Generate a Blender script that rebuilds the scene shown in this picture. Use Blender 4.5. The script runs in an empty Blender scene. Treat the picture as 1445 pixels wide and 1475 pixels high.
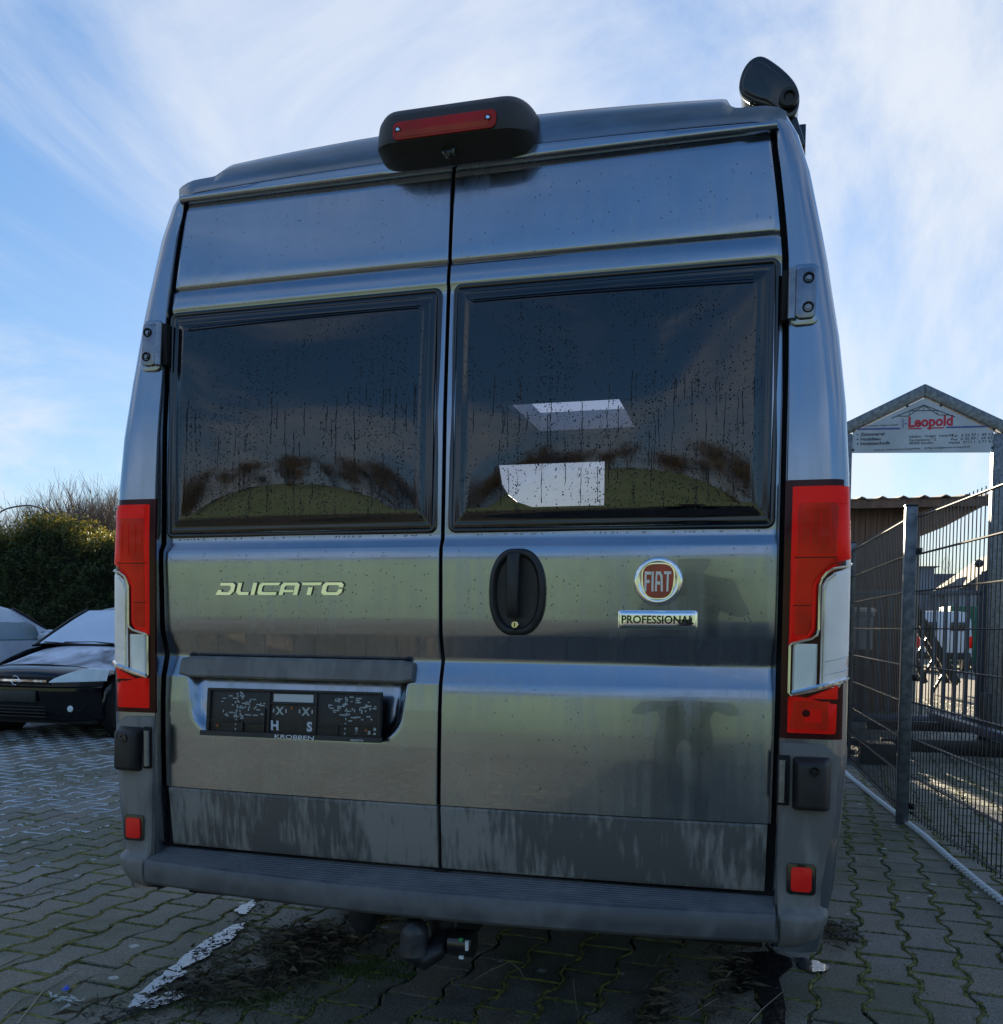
import bpy, bmesh, math, random
from mathutils import Vector, Matrix, noise as mn
import numpy as np
random.seed(7)
R = math.radians
sc = bpy.context.scene
COL = sc.collection

# ------------------------------------------------------------------ camera
CAM = (0.80614, -2.35650, 1.23071); YAW, PITCH, ROLL = 0.26319, -0.04422, 0.01043
cd = bpy.data.cameras.new('camera'); cam = bpy.data.objects.new('camera', cd); COL.objects.link(cam); sc.camera = cam
cd.sensor_fit = 'HORIZONTAL'; cd.sensor_width = 36; cd.lens = 1335.78 / 1445 * 36
cd.shift_x = 0; cd.shift_y = 222.5 / 1445; cd.clip_start = .03; cd.clip_end = 2000
f_ = Vector((-math.sin(YAW) * math.cos(PITCH), math.cos(YAW) * math.cos(PITCH), math.sin(PITCH)))
r0 = Vector((math.cos(YAW), math.sin(YAW), 0)); u0 = r0.cross(f_)
rt = r0 * math.cos(ROLL) + u0 * math.sin(ROLL); up = -r0 * math.sin(ROLL) + u0 * math.cos(ROLL)
cam.matrix_world = Matrix(((rt.x, up.x, -f_.x, CAM[0]), (rt.y, up.y, -f_.y, CAM[1]), (rt.z, up.z, -f_.z, CAM[2]), (0, 0, 0, 1)))

# ------------------------------------------------------------------ sky, sun, exposure
CO1, CO2 = 53.94, 7.66; CLO, CHI = .42, .70
SKYTINT = (.70, .88, 1.16); CLOUDC = (2.55, 2.67, 2.85, 1)
SUN_EL, SUN_AZ = 12.3, -11.0          # degrees; azimuth measured from +Y towards +X
w = bpy.data.worlds.new('World'); sc.world = w; w.use_nodes = True
nt = w.node_tree; nt.nodes.clear(); N = nt.nodes; L = nt.links
def wn(t, **k):
    n = N.new(t)
    for a, b in k.items(): setattr(n, a, b)
    return n
out = wn('ShaderNodeOutputWorld'); bg = wn('ShaderNodeBackground'); bg.inputs['Strength'].default_value = .10
sky = wn('ShaderNodeTexSky'); sky.sky_type = 'NISHITA'; sky.sun_disc = False
sky.sun_elevation = R(SUN_EL); sky.sun_rotation = R(SUN_AZ); sky.air_density = 1.0; sky.dust_density = .4; sky.ozone_density = 1.6; sky.altitude = 60
tc = wn('ShaderNodeTexCoord'); sep = wn('ShaderNodeSeparateXYZ'); L.new(tc.outputs['Generated'], sep.inputs[0])
mz = wn('ShaderNodeMath', operation='MAXIMUM'); L.new(sep.outputs['Z'], mz.inputs[0]); mz.inputs[1].default_value = 0.0
az_ = wn('ShaderNodeMath', operation='ADD'); L.new(mz.outputs[0], az_.inputs[0]); az_.inputs[1].default_value = .30
dx = wn('ShaderNodeMath', operation='DIVIDE'); dy = wn('ShaderNodeMath', operation='DIVIDE')
L.new(sep.outputs['X'], dx.inputs[0]); L.new(az_.outputs[0], dx.inputs[1]); L.new(sep.outputs['Y'], dy.inputs[0]); L.new(az_.outputs[0], dy.inputs[1])
cb = wn('ShaderNodeCombineXYZ'); L.new(dx.outputs[0], cb.inputs[0]); L.new(dy.outputs[0], cb.inputs[1])
def cloud(rot, scl, nscale, lo, hi, detail=7, dist=.6, off=(0, 0, 0), rough=.55):
    mp = wn('ShaderNodeMapping'); mp.inputs['Rotation'].default_value = (0, 0, R(rot)); mp.inputs['Scale'].default_value = scl; mp.inputs['Location'].default_value = off
    L.new(cb.outputs[0], mp.inputs[0])
    nn = wn('ShaderNodeTexNoise'); nn.inputs['Scale'].default_value = nscale; nn.inputs['Detail'].default_value = detail
    nn.inputs['Distortion'].default_value = dist; nn.inputs['Roughness'].default_value = rough
    L.new(mp.outputs[0], nn.inputs['Vector'])
    mr = wn('ShaderNodeMapRange'); mr.interpolation_type = 'SMOOTHSTEP'; mr.inputs['From Min'].default_value = lo; mr.inputs['From Max'].default_value = hi
    L.new(nn.outputs[0], mr.inputs['Value']); return mr.outputs[0]
c1 = cloud(-40, (1.0, .62, 1), 1.15, CLO, CHI, off=(CO1, CO2, 0), detail=12, dist=.7, rough=.62)
c2 = cloud(38, (1.0, .45, 1), 3.0, .56, .84, detail=10, dist=1.4, off=(2.7, 4.2, 0), rough=.6)
cm = wn('ShaderNodeMath', operation='MAXIMUM'); L.new(c1, cm.inputs[0]); L.new(c2, cm.inputs[1])
cs = wn('ShaderNodeMath', operation='MULTIPLY'); L.new(cm.outputs[0], cs.inputs[0]); cs.inputs[1].default_value = .85
# phone-camera rendition of the sky: its range compressed and its blue kept, the same in every direction
zc_ = wn('ShaderNodeMath', operation='MAXIMUM'); L.new(sep.outputs['Z'], zc_.inputs[0]); zc_.inputs[1].default_value = .035
vc = wn('ShaderNodeCombineXYZ'); L.new(sep.outputs['X'], vc.inputs[0]); L.new(sep.outputs['Y'], vc.inputs[1]); L.new(zc_.outputs[0], vc.inputs[2]); L.new(vc.outputs[0], sky.inputs[0])
gm = wn('ShaderNodeGamma'); gm.inputs[1].default_value = .50; L.new(sky.outputs[0], gm.inputs[0])
hs = wn('ShaderNodeHueSaturation'); hs.inputs['Saturation'].default_value = 1.7; hs.inputs['Value'].default_value = 1.0; L.new(gm.outputs[0], hs.inputs['Color'])
tn = wn('ShaderNodeVectorMath', operation='MULTIPLY'); L.new(hs.outputs[0], tn.inputs[0]); tn.inputs[1].default_value = SKYTINT
cg = wn('ShaderNodeMix', data_type='RGBA'); L.new(cs.outputs[0], cg.inputs['Factor']); L.new(tn.outputs[0], cg.inputs['A']); cg.inputs['B'].default_value = CLOUDC
L.new(cg.outputs['Result'], bg.inputs[0]); L.new(bg.outputs[0], out.inputs[0])

sl = bpy.data.lights.new('sun', 'SUN'); sl.energy = 4.6; sl.angle = R(.5); sl.color = (1, .84, .60)
sun = bpy.data.objects.new('sun', sl); COL.objects.link(sun)
sd = Vector((math.sin(R(SUN_AZ)) * math.cos(R(SUN_EL)), math.cos(R(SUN_AZ)) * math.cos(R(SUN_EL)), math.sin(R(SUN_EL))))
sun.rotation_euler = sd.to_track_quat('Z', 'Y').to_euler()
sc.view_settings.view_transform = 'Standard'; sc.view_settings.look = 'None'; sc.view_settings.gamma = 1; sc.view_settings.use_curve_mapping = False
sc.view_settings.exposure = 1.78
sc.render.engine = 'CYCLES'
sc.cycles.max_bounces = 8; sc.cycles.transparent_max_bounces = 24
sc.render.resolution_x, sc.render.resolution_y = 1003, 1024

# ------------------------------------------------------------------ materials
def mat(name, col, rough=.6, metal=0, coat=0, coat_r=.03, spec=.5, var=0, vscale=8, col2=None, bump=0, bscale=60, lo=.35, hi=.65,
        stretch=(1, 1, 1), trans=0, alpha=1, ior=1.45, emis=None, es=0, rvar=0, detail=6, dist=0, coat_ior=1.5):
    m = bpy.data.materials.new(name); m.use_nodes = True; t = m.node_tree; b = t.nodes['Principled BSDF']
    b.inputs['Base Color'].default_value = (*col, 1); b.inputs['Roughness'].default_value = rough; b.inputs['Metallic'].default_value = metal
    b.inputs['Coat Weight'].default_value = coat; b.inputs['Coat Roughness'].default_value = coat_r; b.inputs['Specular IOR Level'].default_value = spec
    b.inputs['Coat IOR'].default_value = coat_ior
    b.inputs['Transmission Weight'].default_value = trans; b.inputs['IOR'].default_value = ior; b.inputs['Alpha'].default_value = alpha
    if emis: b.inputs['Emission Color'].default_value = (*emis, 1); b.inputs['Emission Strength'].default_value = es
    tcn = t.nodes.new('ShaderNodeTexCoord'); mp = t.nodes.new('ShaderNodeMapping'); mp.inputs['Scale'].default_value = stretch; t.links.new(tcn.outputs['Object'], mp.inputs[0])
    if var or col2 or rvar:
        n = t.nodes.new('ShaderNodeTexNoise'); n.inputs['Scale'].default_value = vscale; n.inputs['Detail'].default_value = detail; n.inputs['Distortion'].default_value = dist
        t.links.new(mp.outputs[0], n.inputs['Vector'])
        mr = t.nodes.new('ShaderNodeMapRange'); mr.inputs['From Min'].default_value = lo; mr.inputs['From Max'].default_value = hi; t.links.new(n.outputs[0], mr.inputs['Value'])
        mx = t.nodes.new('ShaderNodeMix'); mx.data_type = 'RGBA'; t.links.new(mr.outputs[0], mx.inputs['Factor'])
        c2 = col2 if col2 else tuple(min(1, c * (1 + var)) for c in col); c1_ = col if col2 else tuple(c * (1 - var) for c in col)
        mx.inputs['A'].default_value = (*c1_, 1); mx.inputs['B'].default_value = (*c2, 1); t.links.new(mx.outputs['Result'], b.inputs['Base Color'])
        if rvar:
            m2 = t.nodes.new('ShaderNodeMapRange'); t.links.new(mr.outputs[0], m2.inputs['Value']); m2.inputs['To Min'].default_value = rough - rvar; m2.inputs['To Max'].default_value = rough + rvar
            t.links.new(m2.outputs[0], b.inputs['Roughness'])
    if bump:
        n2 = t.nodes.new('ShaderNodeTexNoise'); n2.inputs['Scale'].default_value = bscale; n2.inputs['Detail'].default_value = 5; t.links.new(mp.outputs[0], n2.inputs['Vector'])
        bp = t.nodes.new('ShaderNodeBump'); bp.inputs['Strength'].default_value = bump; bp.inputs['Distance'].default_value = .01
        t.links.new(n2.outputs[0], bp.inputs['Height']); t.links.new(bp.outputs[0], b.inputs['Normal'])
    return m
M = {}
M['paint'] = mat('grey_metallic_paint', (.25, .285, .345), .15, 1.0, coat=1, coat_r=.015, coat_ior=1.6, var=.05, vscale=5)
def weather_paint(m):
    t = m.node_tree; b = t.nodes['Principled BSDF']; K = t.links; N_ = t.nodes; tcn = N_.new('ShaderNodeTexCoord')
    n = N_.new('ShaderNodeTexNoise'); n.inputs['Scale'].default_value = 3.2; n.inputs['Detail'].default_value = 1; K.new(tcn.outputs['Object'], n.inputs['Vector'])
    bp = N_.new('ShaderNodeBump'); bp.inputs['Strength'].default_value = .12; bp.inputs['Distance'].default_value = .003; K.new(n.outputs[0], bp.inputs['Height']); K.new(bp.outputs[0], b.inputs['Normal']); K.new(bp.outputs[0], b.inputs['Coat Normal'])
    mp = N_.new('ShaderNodeMapping'); mp.inputs['Scale'].default_value = (34, 34, 1.3); K.new(tcn.outputs['Object'], mp.inputs[0])
    s1 = N_.new('ShaderNodeTexNoise'); s1.inputs['Scale'].default_value = 1; s1.inputs['Detail'].default_value = 5; K.new(mp.outputs[0], s1.inputs['Vector'])
    s2 = N_.new('ShaderNodeTexNoise'); s2.inputs['Scale'].default_value = 6; s2.inputs['Detail'].default_value = 6; K.new(tcn.outputs['Object'], s2.inputs['Vector'])
    mu = N_.new('ShaderNodeMath'); mu.operation = 'MULTIPLY'; K.new(s1.outputs[0], mu.inputs[0]); K.new(s2.outputs[0], mu.inputs[1])
    mr = N_.new('ShaderNodeMapRange'); mr.inputs['From Min'].default_value = .20; mr.inputs['From Max'].default_value = .36; mr.inputs['To Min'].default_value = .19; mr.inputs['To Max'].default_value = .30; K.new(mu.outputs[0], mr.inputs['Value']); K.new(mr.outputs[0], b.inputs['Roughness'])
    m3 = N_.new('ShaderNodeMapRange'); m3.inputs['From Min'].default_value = .24; m3.inputs['From Max'].default_value = .36; m3.inputs['To Min'].default_value = .01; m3.inputs['To Max'].default_value = .07; K.new(mu.outputs[0], m3.inputs['Value']); K.new(m3.outputs[0], b.inputs['Coat Roughness'])
weather_paint(M['paint'])
M['gap'] = mat('dark_door_seal', (.006, .006, .007), .8)
M['blackgloss'] = mat('black_gloss_plastic', (.012, .012, .013), .18, coat=.5)
M['blackmatt'] = mat('black_matt_plastic', (.02, .02, .021), .45, var=.2, vscale=30, bump=.15, bscale=400)
M['chrome'] = mat('chrome', (.86, .87, .88), .05, 1.0)
M['dullmetal'] = mat('dull_hinge_steel', (.22, .24, .28), .35, 1.0, var=.15, vscale=40)
M['white'] = mat('white_print', (.75, .76, .78), .5)
M['steel'] = mat('galvanised_steel', (.13, .14, .155), .45, .7, col2=(.22, .23, .25), vscale=22, lo=.4, hi=.62)
M['darksteel'] = mat('dark_steel', (.035, .036, .042), .4, .5, var=.3, vscale=30)
M['wire'] = mat('coated_fence_wire', (.045, .047, .055), .33, .6)

def dirty_plastic(name, base, dirt, streak=(60, 60, 5), lo=.50, hi=.56, rough=.42):
    m = mat(name, base, rough, bump=.12, bscale=500); t = m.node_tree; b = t.nodes['Principled BSDF']
    tcn = t.nodes.new('ShaderNodeTexCoord')
    def nz(scale, s, det=6):
        mp = t.nodes.new('ShaderNodeMapping'); mp.inputs['Scale'].default_value = s; t.links.new(tcn.outputs['Object'], mp.inputs[0])
        n = t.nodes.new('ShaderNodeTexNoise'); n.inputs['Scale'].default_value = scale; n.inputs['Detail'].default_value = det; t.links.new(mp.outputs[0], n.inputs['Vector']); return n.outputs[0]
    a = nz(1, streak, 4); bb = nz(7, (1, 1, .8), 5); c = nz(2.2, (1, 1, 1), 3)
    ad = t.nodes.new('ShaderNodeMath'); ad.operation = 'ADD'; t.links.new(a, ad.inputs[0]); t.links.new(bb, ad.inputs[1])
    a2 = t.nodes.new('ShaderNodeMath'); a2.operation = 'ADD'; t.links.new(ad.outputs[0], a2.inputs[0]); t.links.new(c, a2.inputs[1])
    d3 = t.nodes.new('ShaderNodeMath'); d3.operation = 'DIVIDE'; t.links.new(a2.outputs[0], d3.inputs[0]); d3.inputs[1].default_value = 3
    mr = t.nodes.new('ShaderNodeMapRange'); mr.inputs['From Min'].default_value = lo; mr.inputs['From Max'].default_value = hi; t.links.new(d3.outputs[0], mr.inputs['Value'])
    mx = t.nodes.new('ShaderNodeMix'); mx.data_type = 'RGBA'; t.links.new(mr.outputs[0], mx.inputs['Factor'])
    mx.inputs['A'].default_value = (*base, 1); mx.inputs['B'].default_value = (*dirt, 1); t.links.new(mx.outputs['Result'], b.inputs['Base Color'])
    m2 = t.nodes.new('ShaderNodeMapRange'); t.links.new(mr.outputs[0], m2.inputs['Value']); m2.inputs['To Min'].default_value = rough; m2.inputs['To Max'].default_value = .8
    t.links.new(m2.outputs[0], b.inputs['Roughness']); return m
M['trim'] = dirty_plastic('streaked_grey_plastic', (.115, .114, .112), (.27, .26, .245), streak=(80, 80, 11), lo=.46, hi=.545)
M['bumper'] = dirty_plastic('weathered_grey_plastic', (.135, .132, .130), (.22, .215, .205), streak=(30, 30, 8), lo=.47, hi=.57, rough=.38)

def glass(name, tint, refl_ior=1.6, rough=0.0, drops=0):
    m = bpy.data.materials.new(name); m.use_nodes = True; t = m.node_tree; t.nodes.clear()
    o = t.nodes.new('ShaderNodeOutputMaterial'); tr = t.nodes.new('ShaderNodeBsdfTransparent'); tr.inputs[0].default_value = (*tint, 1)
    gl = t.nodes.new('ShaderNodeBsdfGlossy'); gl.inputs['Roughness'].default_value = rough
    fr = t.nodes.new('ShaderNodeFresnel'); fr.inputs[0].default_value = refl_ior; mx = t.nodes.new('ShaderNodeMixShader')
    if drops:
        tcn = t.nodes.new('ShaderNodeTexCoord'); v = t.nodes.new('ShaderNodeTexNoise'); v.inputs['Scale'].default_value = drops; v.inputs['Detail'].default_value = 4
        mp = t.nodes.new('ShaderNodeMapping'); mp.inputs['Scale'].default_value = (1, 1, .25); t.links.new(tcn.outputs['Object'], mp.inputs[0]); t.links.new(mp.outputs[0], v.inputs['Vector'])
        bp = t.nodes.new('ShaderNodeBump'); bp.inputs['Strength'].default_value = .03; bp.inputs['Distance'].default_value = .002; t.links.new(v.outputs[0], bp.inputs['Height']); t.links.new(bp.outputs[0], gl.inputs['Normal'])
    t.links.new(fr.outputs[0], mx.inputs[0]); t.links.new(tr.outputs[0], mx.inputs[1]); t.links.new(gl.outputs[0], mx.inputs[2]); t.links.new(mx.outputs[0], o.inputs[0]); return m
M['tint'] = glass('tinted_acrylic', (.27, .28, .36), 1.80, .006, drops=90)
M['cassette'] = mat('dark_acrylic_edge', (.006, .007, .011), .05, ior=1.62)

def lens(name, col, rough=.12, tr=.55, deep=None, fscale=130, metal=0):
    m = bpy.data.materials.new(name); m.use_nodes = True; t = m.node_tree; b = t.nodes['Principled BSDF']
    b.inputs['Base Color'].default_value = (*col, 1); b.inputs['Roughness'].default_value = rough; b.inputs['Coat Weight'].default_value = .2; b.inputs['Coat Roughness'].default_value = .03; b.inputs['Specular IOR Level'].default_value = .12; b.inputs['Metallic'].default_value = metal; b.inputs['Roughness'].default_value = rough if not metal else .42
    b.inputs['Subsurface Weight'].default_value = 0
    tcn = t.nodes.new('ShaderNodeTexCoord'); n = t.nodes.new('ShaderNodeTexNoise'); n.inputs['Scale'].default_value = 9; t.links.new(tcn.outputs['Object'], n.inputs['Vector'])
    mr = t.nodes.new('ShaderNodeMapRange'); mr.inputs['From Min'].default_value = .35; mr.inputs['From Max'].default_value = .65; t.links.new(n.outputs[0], mr.inputs['Value'])
    mx = t.nodes.new('ShaderNodeMix'); mx.data_type = 'RGBA'; t.links.new(mr.outputs[0], mx.inputs['Factor']); d = deep or tuple(c * .6 for c in col)
    mx.inputs['A'].default_value = (*d, 1); mx.inputs['B'].default_value = (*col, 1); t.links.new(mx.outputs['Result'], b.inputs['Base Color'])
    wv = t.nodes.new('ShaderNodeTexWave'); wv.wave_type = 'BANDS'; wv.bands_direction = 'X'; wv.inputs['Scale'].default_value = fscale; t.links.new(tcn.outputs['Object'], wv.inputs['Vector'])
    bp = t.nodes.new('ShaderNodeBump'); bp.inputs['Strength'].default_value = .12; bp.inputs['Distance'].default_value = .001; t.links.new(wv.outputs[0], bp.inputs['Height']); t.links.new(bp.outputs[0], b.inputs['Normal'])
    return m
M['red'] = lens('bright_red_lens', (1, .014, .008), deep=(.95, .010, .006), metal=.55)
M['deepred'] = lens('deep_red_lens', (.80, .025, .008), deep=(.50, .018, .006), metal=.5)
M['maroon'] = lens('maroon_lens_rim', (.055, .006, .008))
M['clear'] = lens('clear_lens', (1, .95, .94), deep=(.86, .80, .80), rough=.2, fscale=160, metal=.3)
M['paleclear'] = lens('reversing_lens', (.95, .97, .95), deep=(.70, .76, .76), rough=.2, metal=.3)
M['lensedge'] = mat('pale_lens_edge', (.75, .72, .52), .12, .6, coat=1)
M['reflector'] = lens('red_reflector', (1, .03, .025), deep=(.9, .015, .012), rough=.3, fscale=600)
M['thirdlens'] = lens('third_brake_lens', (.42, .02, .02), deep=(.28, .025, .01))

# ------------------------------------------------------------------ building helpers
class MB:
    def __init__(s): s.v = []; s.f = []
    def add(s, vs, fs):
        o = len(s.v); s.v += [tuple(p) for p in vs]; s.f += [tuple(i + o for i in q) for q in fs]; return s
    def box(s, a, b):
        x0, y0, z0 = a; x1, y1, z1 = b
        return s.add([(x0,y0,z0),(x1,y0,z0),(x1,y1,z0),(x0,y1,z0),(x0,y0,z1),(x1,y0,z1),(x1,y1,z1),(x0,y1,z1)],
                     [(0,3,2,1),(4,5,6,7),(0,1,5,4),(1,2,6,5),(2,3,7,6),(3,0,4,7)])
    def tube(s, pts, r, n=8, cap=True, r1=None):
        pts = [Vector(p) for p in pts]; rings = []; ref = Vector((.13, .31, .94))
        for i, p in enumerate(pts):
            d = (pts[min(i+1, len(pts)-1)] - pts[max(i-1, 0)]).normalized()
            a = d.cross(ref)
            if a.length < 1e-4: a = d.cross(Vector((1, 0, 0)))
            a.normalize(); b = d.cross(a)
            rr = r if r1 is None else r + (r1 - r) * i / max(1, len(pts)-1)
            rings.append([p + (a * math.cos(2*math.pi*k/n) + b * math.sin(2*math.pi*k/n)) * rr for k in range(n)])
        vs = [q for g in rings for q in g]; fs = []
        for i in range(len(rings)-1):
            for k in range(n): fs.append((i*n+k, i*n+(k+1) % n, (i+1)*n+(k+1) % n, (i+1)*n+k))
        if cap: fs.append(tuple(range(n-1, -1, -1))); fs.append(tuple((len(rings)-1)*n+k for k in range(n)))
        return s.add(vs, fs)
    def bar(s, a, b, w, h=None):          # rectangular bar between two points (w across, h up)
        a = Vector(a); b = Vector(b); h = h or w; d = (b-a).normalized(); u = Vector((0, 0, 1))
        if abs(d.z) > .97: u = Vector((0, 1, 0))
        sx = d.cross(u).normalized(); uz = sx.cross(d)
        vs = [p + sx*i*w/2 + uz*j*h/2 for p in (a, b) for i, j in ((-1,-1),(1,-1),(1,1),(-1,1))]
        return s.add(vs, [(0,1,2,3),(7,6,5,4),(0,4,5,1),(1,5,6,2),(2,6,7,3),(3,7,4,0)])
    def grid(s, rows, close=False, flip=False):
        n = len(rows[0]); vs = [p for r in rows for p in r]; fs = []
        for i in range(len(rows)-1):
            for k in range(n if close else n-1):
                q = (i*n+k, i*n+(k+1) % n, (i+1)*n+(k+1) % n, (i+1)*n+k); fs.append(q[::-1] if flip else q)
        return s.add(vs, fs)
    def prism(s, poly, d, to=lambda a, b, c: (a, c, b)):   # 2-D outline extruded; `to` maps (u, v, depth) to 3-D
        n = len(poly); vs = [to(a, b, 0) for a, b in poly] + [to(a, b, d) for a, b in poly]
        fs = [tuple(range(n)), tuple(range(2*n-1, n-1, -1))] + [(i, i+n, (i+1) % n+n, (i+1) % n) for i in range(n)]
        return s.add(vs, fs)
    def lathe(s, prof, c, axis='Y', n=24):  # prof = [(r, h)], around axis through c
        rings = []
        for r, h in prof:
            g = []
            for k in range(n):
                a = 2*math.pi*k/n; x, y = r*math.cos(a), r*math.sin(a)
                g.append((c[0]+x, c[1]+h, c[2]+y) if axis == 'Y' else (c[0]+x, c[1]+y, c[2]+h) if axis == 'Z' else (c[0]+h, c[1]+x, c[2]+y))
            rings.append(g)
        s.grid(rings, close=True); return s
    def build(s, name, m, parent=None, smooth=True, bevel=0, seg=2, fix=True, angle=35):
        me = bpy.data.meshes.new(name); me.from_pydata(s.v, [], s.f); me.update()
        if fix or bevel:
            bm = bmesh.new(); bm.from_mesh(me)
            if fix: bmesh.ops.remove_doubles(bm, verts=bm.verts, dist=1e-5); bmesh.ops.recalc_face_normals(bm, faces=bm.faces)
            if bevel:
                es = [e for e in bm.edges if len(e.link_faces) == 2 and e.calc_face_angle(0) > R(30)]
                bmesh.ops.bevel(bm, geom=es, offset=bevel, segments=seg, affect='EDGES', profile=.5, clamp_overlap=True)
            bm.to_mesh(me); bm.free()
        if smooth: me.shade_smooth(); me.set_sharp_from_angle(angle=R(angle))
        me.materials.append(m) if not isinstance(m, (list, tuple)) else [me.materials.append(q) for q in m]
        o = bpy.data.objects.new(name, me); COL.objects.link(o)
        if parent: o.parent = parent
        return o
def tag(o, label=None, cat=None, group=None, kind=None):
    for k, v in (('label', label), ('category', cat), ('group', group), ('kind', kind)):
        if v: o[k] = v
    return o
def empty(name, loc=(0, 0, 0), rz=0):
    o = bpy.data.objects.new(name, None); COL.objects.link(o); o.location = loc; o.rotation_euler = (0, 0, rz); o.empty_display_size = .2; return o
def link_copy(src, parent, loc=None):
    c = src.copy(); COL.objects.link(c); c.parent = parent
    if loc is not None: c.location = loc
    return c
def text(name, s, m, parent, loc, size, sx=1, extrude=.0006, bold=0, shear=0, align='CENTER', rot=(R(90), 0, 0)):
    cu = bpy.data.curves.new(name, 'FONT'); cu.body = s; cu.size = size; cu.extrude = extrude; cu.offset = bold; cu.shear = shear; cu.align_x = align; cu.align_y = 'CENTER'; cu.resolution_u = 3
    t = bpy.data.objects.new(name, cu); COL.objects.link(t)
    dg = bpy.context.evaluated_depsgraph_get(); me = bpy.data.meshes.new_from_object(t.evaluated_get(dg)); bpy.data.objects.remove(t)
    o = bpy.data.objects.new(name, me); COL.objects.link(o); me.materials.clear(); me.materials.append(m); me.name = name
    o.location = loc; o.rotation_euler = rot; o.scale = (sx, 1, 1)
    if parent: o.parent = parent
    return o
def ip(z, tab):
    if z <= tab[0][0]: return tab[0][1]
    for (a, b), (c, d) in zip(tab, tab[1:]):
        if z <= c: return b + (d - b) * (z - a) / (c - a)
    return tab[-1][1]
def smooth01(t): t = max(0, min(1, t)); return t*t*(3-2*t)
def noisef(x, y, z=0, s=1): return mn.noise(Vector((x*s, y*s, z*s)))

# ================================================================== THE VAN
van = empty('camper_van', (0, 3, 0))
tag(van, 'dark grey metallic high-roof camper van parked with its closed rear doors towards us', 'camper van')
VO = Vector((0, 3, 0))
_b = MB.build
def vb(mb, name, m, parent=None, **k):      # build in world numbers, store relative to the van
    mb.v = [(x - VO.x, y - VO.y, z - VO.z) for x, y, z in mb.v]
    return mb.build(name, m, parent or van, **k)
HW = [(.38, .965), (.42, .978), (.5, 1.005), (.7, 1.025), (.9, 1.036), (1.4, 1.034), (1.6, 1.026), (1.77, 1.016), (1.94, .998), (2.15, .964), (2.36, .922), (2.46, .893), (2.53, .86), (2.57, .80)]
YP = [(.38, -.01), (1.45, -.004), (1.62, .003), (1.77, .014), (1.96, .035), (2.15, .048), (2.36, .068), (2.46, .082), (2.56, .11)]
HD = [(.55, .858), (.75, .862), (1.14, .866), (1.46, .866), (1.8, .866), (2.14, .858), (2.2, .853), (2.30, .842), (2.457, .822)]
LEAN = [(0, .022), (.57, .018), (.74, .010), (.95, -.004), (1.07, .004)]
DY = [(.745, -.004), (.90, -.004), (1.00, -.001), (1.072, .005), (1.080, .008), (1.128, .024), (1.136, .025), (1.144, .023), (1.198, .006), (1.208, .003), (1.25, .001), (1.40, -.002),
      (1.432, -.001), (1.440, .0015), (1.458, .0125), (1.464, .014), (1.478, .014), (1.6, .018), (1.8, .024), (2.0, .038), (2.135, .049), (2.143, .045), (2.15, .0445), (2.192, .0505), (2.199, .056), (2.204, .062), (2.209, .057), (2.216, .056), (2.30, .063), (2.40, .074), (2.452, .082), (2.458, .088)]
BOW = [(.57, .030), (1.46, .022), (2.14, .014), (2.457, .004)]
def dsurf(x, z): return ip(z, DY) + ip(z, BOW) * (abs(x)/.865)**2
def hw(z): return ip(z, HW)

# --- main shell: rear corner pillars, sides and roof
def shell_section(z, side):
    pts = []; w_ = hw(z); yb = ip(z, YP); x0 = ip(z, HD) + .012 if z < 2.46 else .835 - (z-2.46)*.4
    rc = .05
    pts.append((side*(x0), yb+.085, z)); pts.append((side*x0, yb+.012, z)); pts.append((side*(x0+.004), yb+.004, z))
    for t in (.25, .5, .75, 1): pts.append((side*(x0+.004+(w_-rc-x0-.004)*t), yb+.004*(1-t), z))
    for k in range(1, 8):
        a = math.pi/2*k/7; pts.append((side*(w_-rc+rc*math.sin(a)), yb+rc-rc*math.cos(a), z))
    for y in (.4, 1.0, 2.5, 3.5, 4.2, 4.9): pts.append((side*w_, y if z < 1.45 else min(y, 3.5), z))
    ny = 5.9 - max(0, z-1.0)*.75
    pts.append((side*(w_-.10), min(ny, 5.75), z) if z < 1.45 else (side*w_, 3.5, z))
    return pts
zs = [.44, .6, .8, .955, 1.0, 1.2, 1.4, 1.5, 1.58, 1.62, 1.7, 1.77, 1.85, 1.94, 1.975, 2.0, 2.05, 2.1, 2.13, 2.2, 2.28, 2.36, 2.42, 2.46, 2.50, 2.53]
shell = MB()
for side in (-1, 1): shell.grid([shell_section(z, side) for z in zs], flip=side < 0)
# roof: surround rim, then a raised centre moulding
def roof_z(x, y):
    fade = 1-smooth01((y-.9)/1.1)
    base = 2.53 + .02*(1-(x/.86)**2)*fade - .055*(1-smooth01((y-.07)/.03))
    cy = smooth01((y-.074)/.085); edge = smooth01((.745-abs(x))/.035); crown = .026*(1-(x/.9)**2) + .044
    return base + edge*crown*cy*fade - .018*max(0, (abs(x)-.80)/.062)**2*smooth01((y-.066)/.03)
xs = sorted(set([-.862, -.85, -.83, -.81, -.79, -.775] + [-.75 + i*.012 for i in range(8)] + [-.6 + i*.1 for i in range(13)] + [.666 + i*.012 for i in range(8)] + [.775, .79, .81, .83, .85, .862]))
ys = [.072, .075, .085, .10, .12, .14, .16, .18, .20, .22, .25, .3, .5, 1.0, 1.5, 2.0, 2.46]
def roofrow(y): return [(x*(1 if abs(x) < .8 else 1), max(y, .072+.030*max(0, (abs(x)-.80)/.06)), roof_z(x, max(y, .074))) for x in xs]
roofm = MB(); roofm.grid([roofrow(y) for y in ys])
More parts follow.
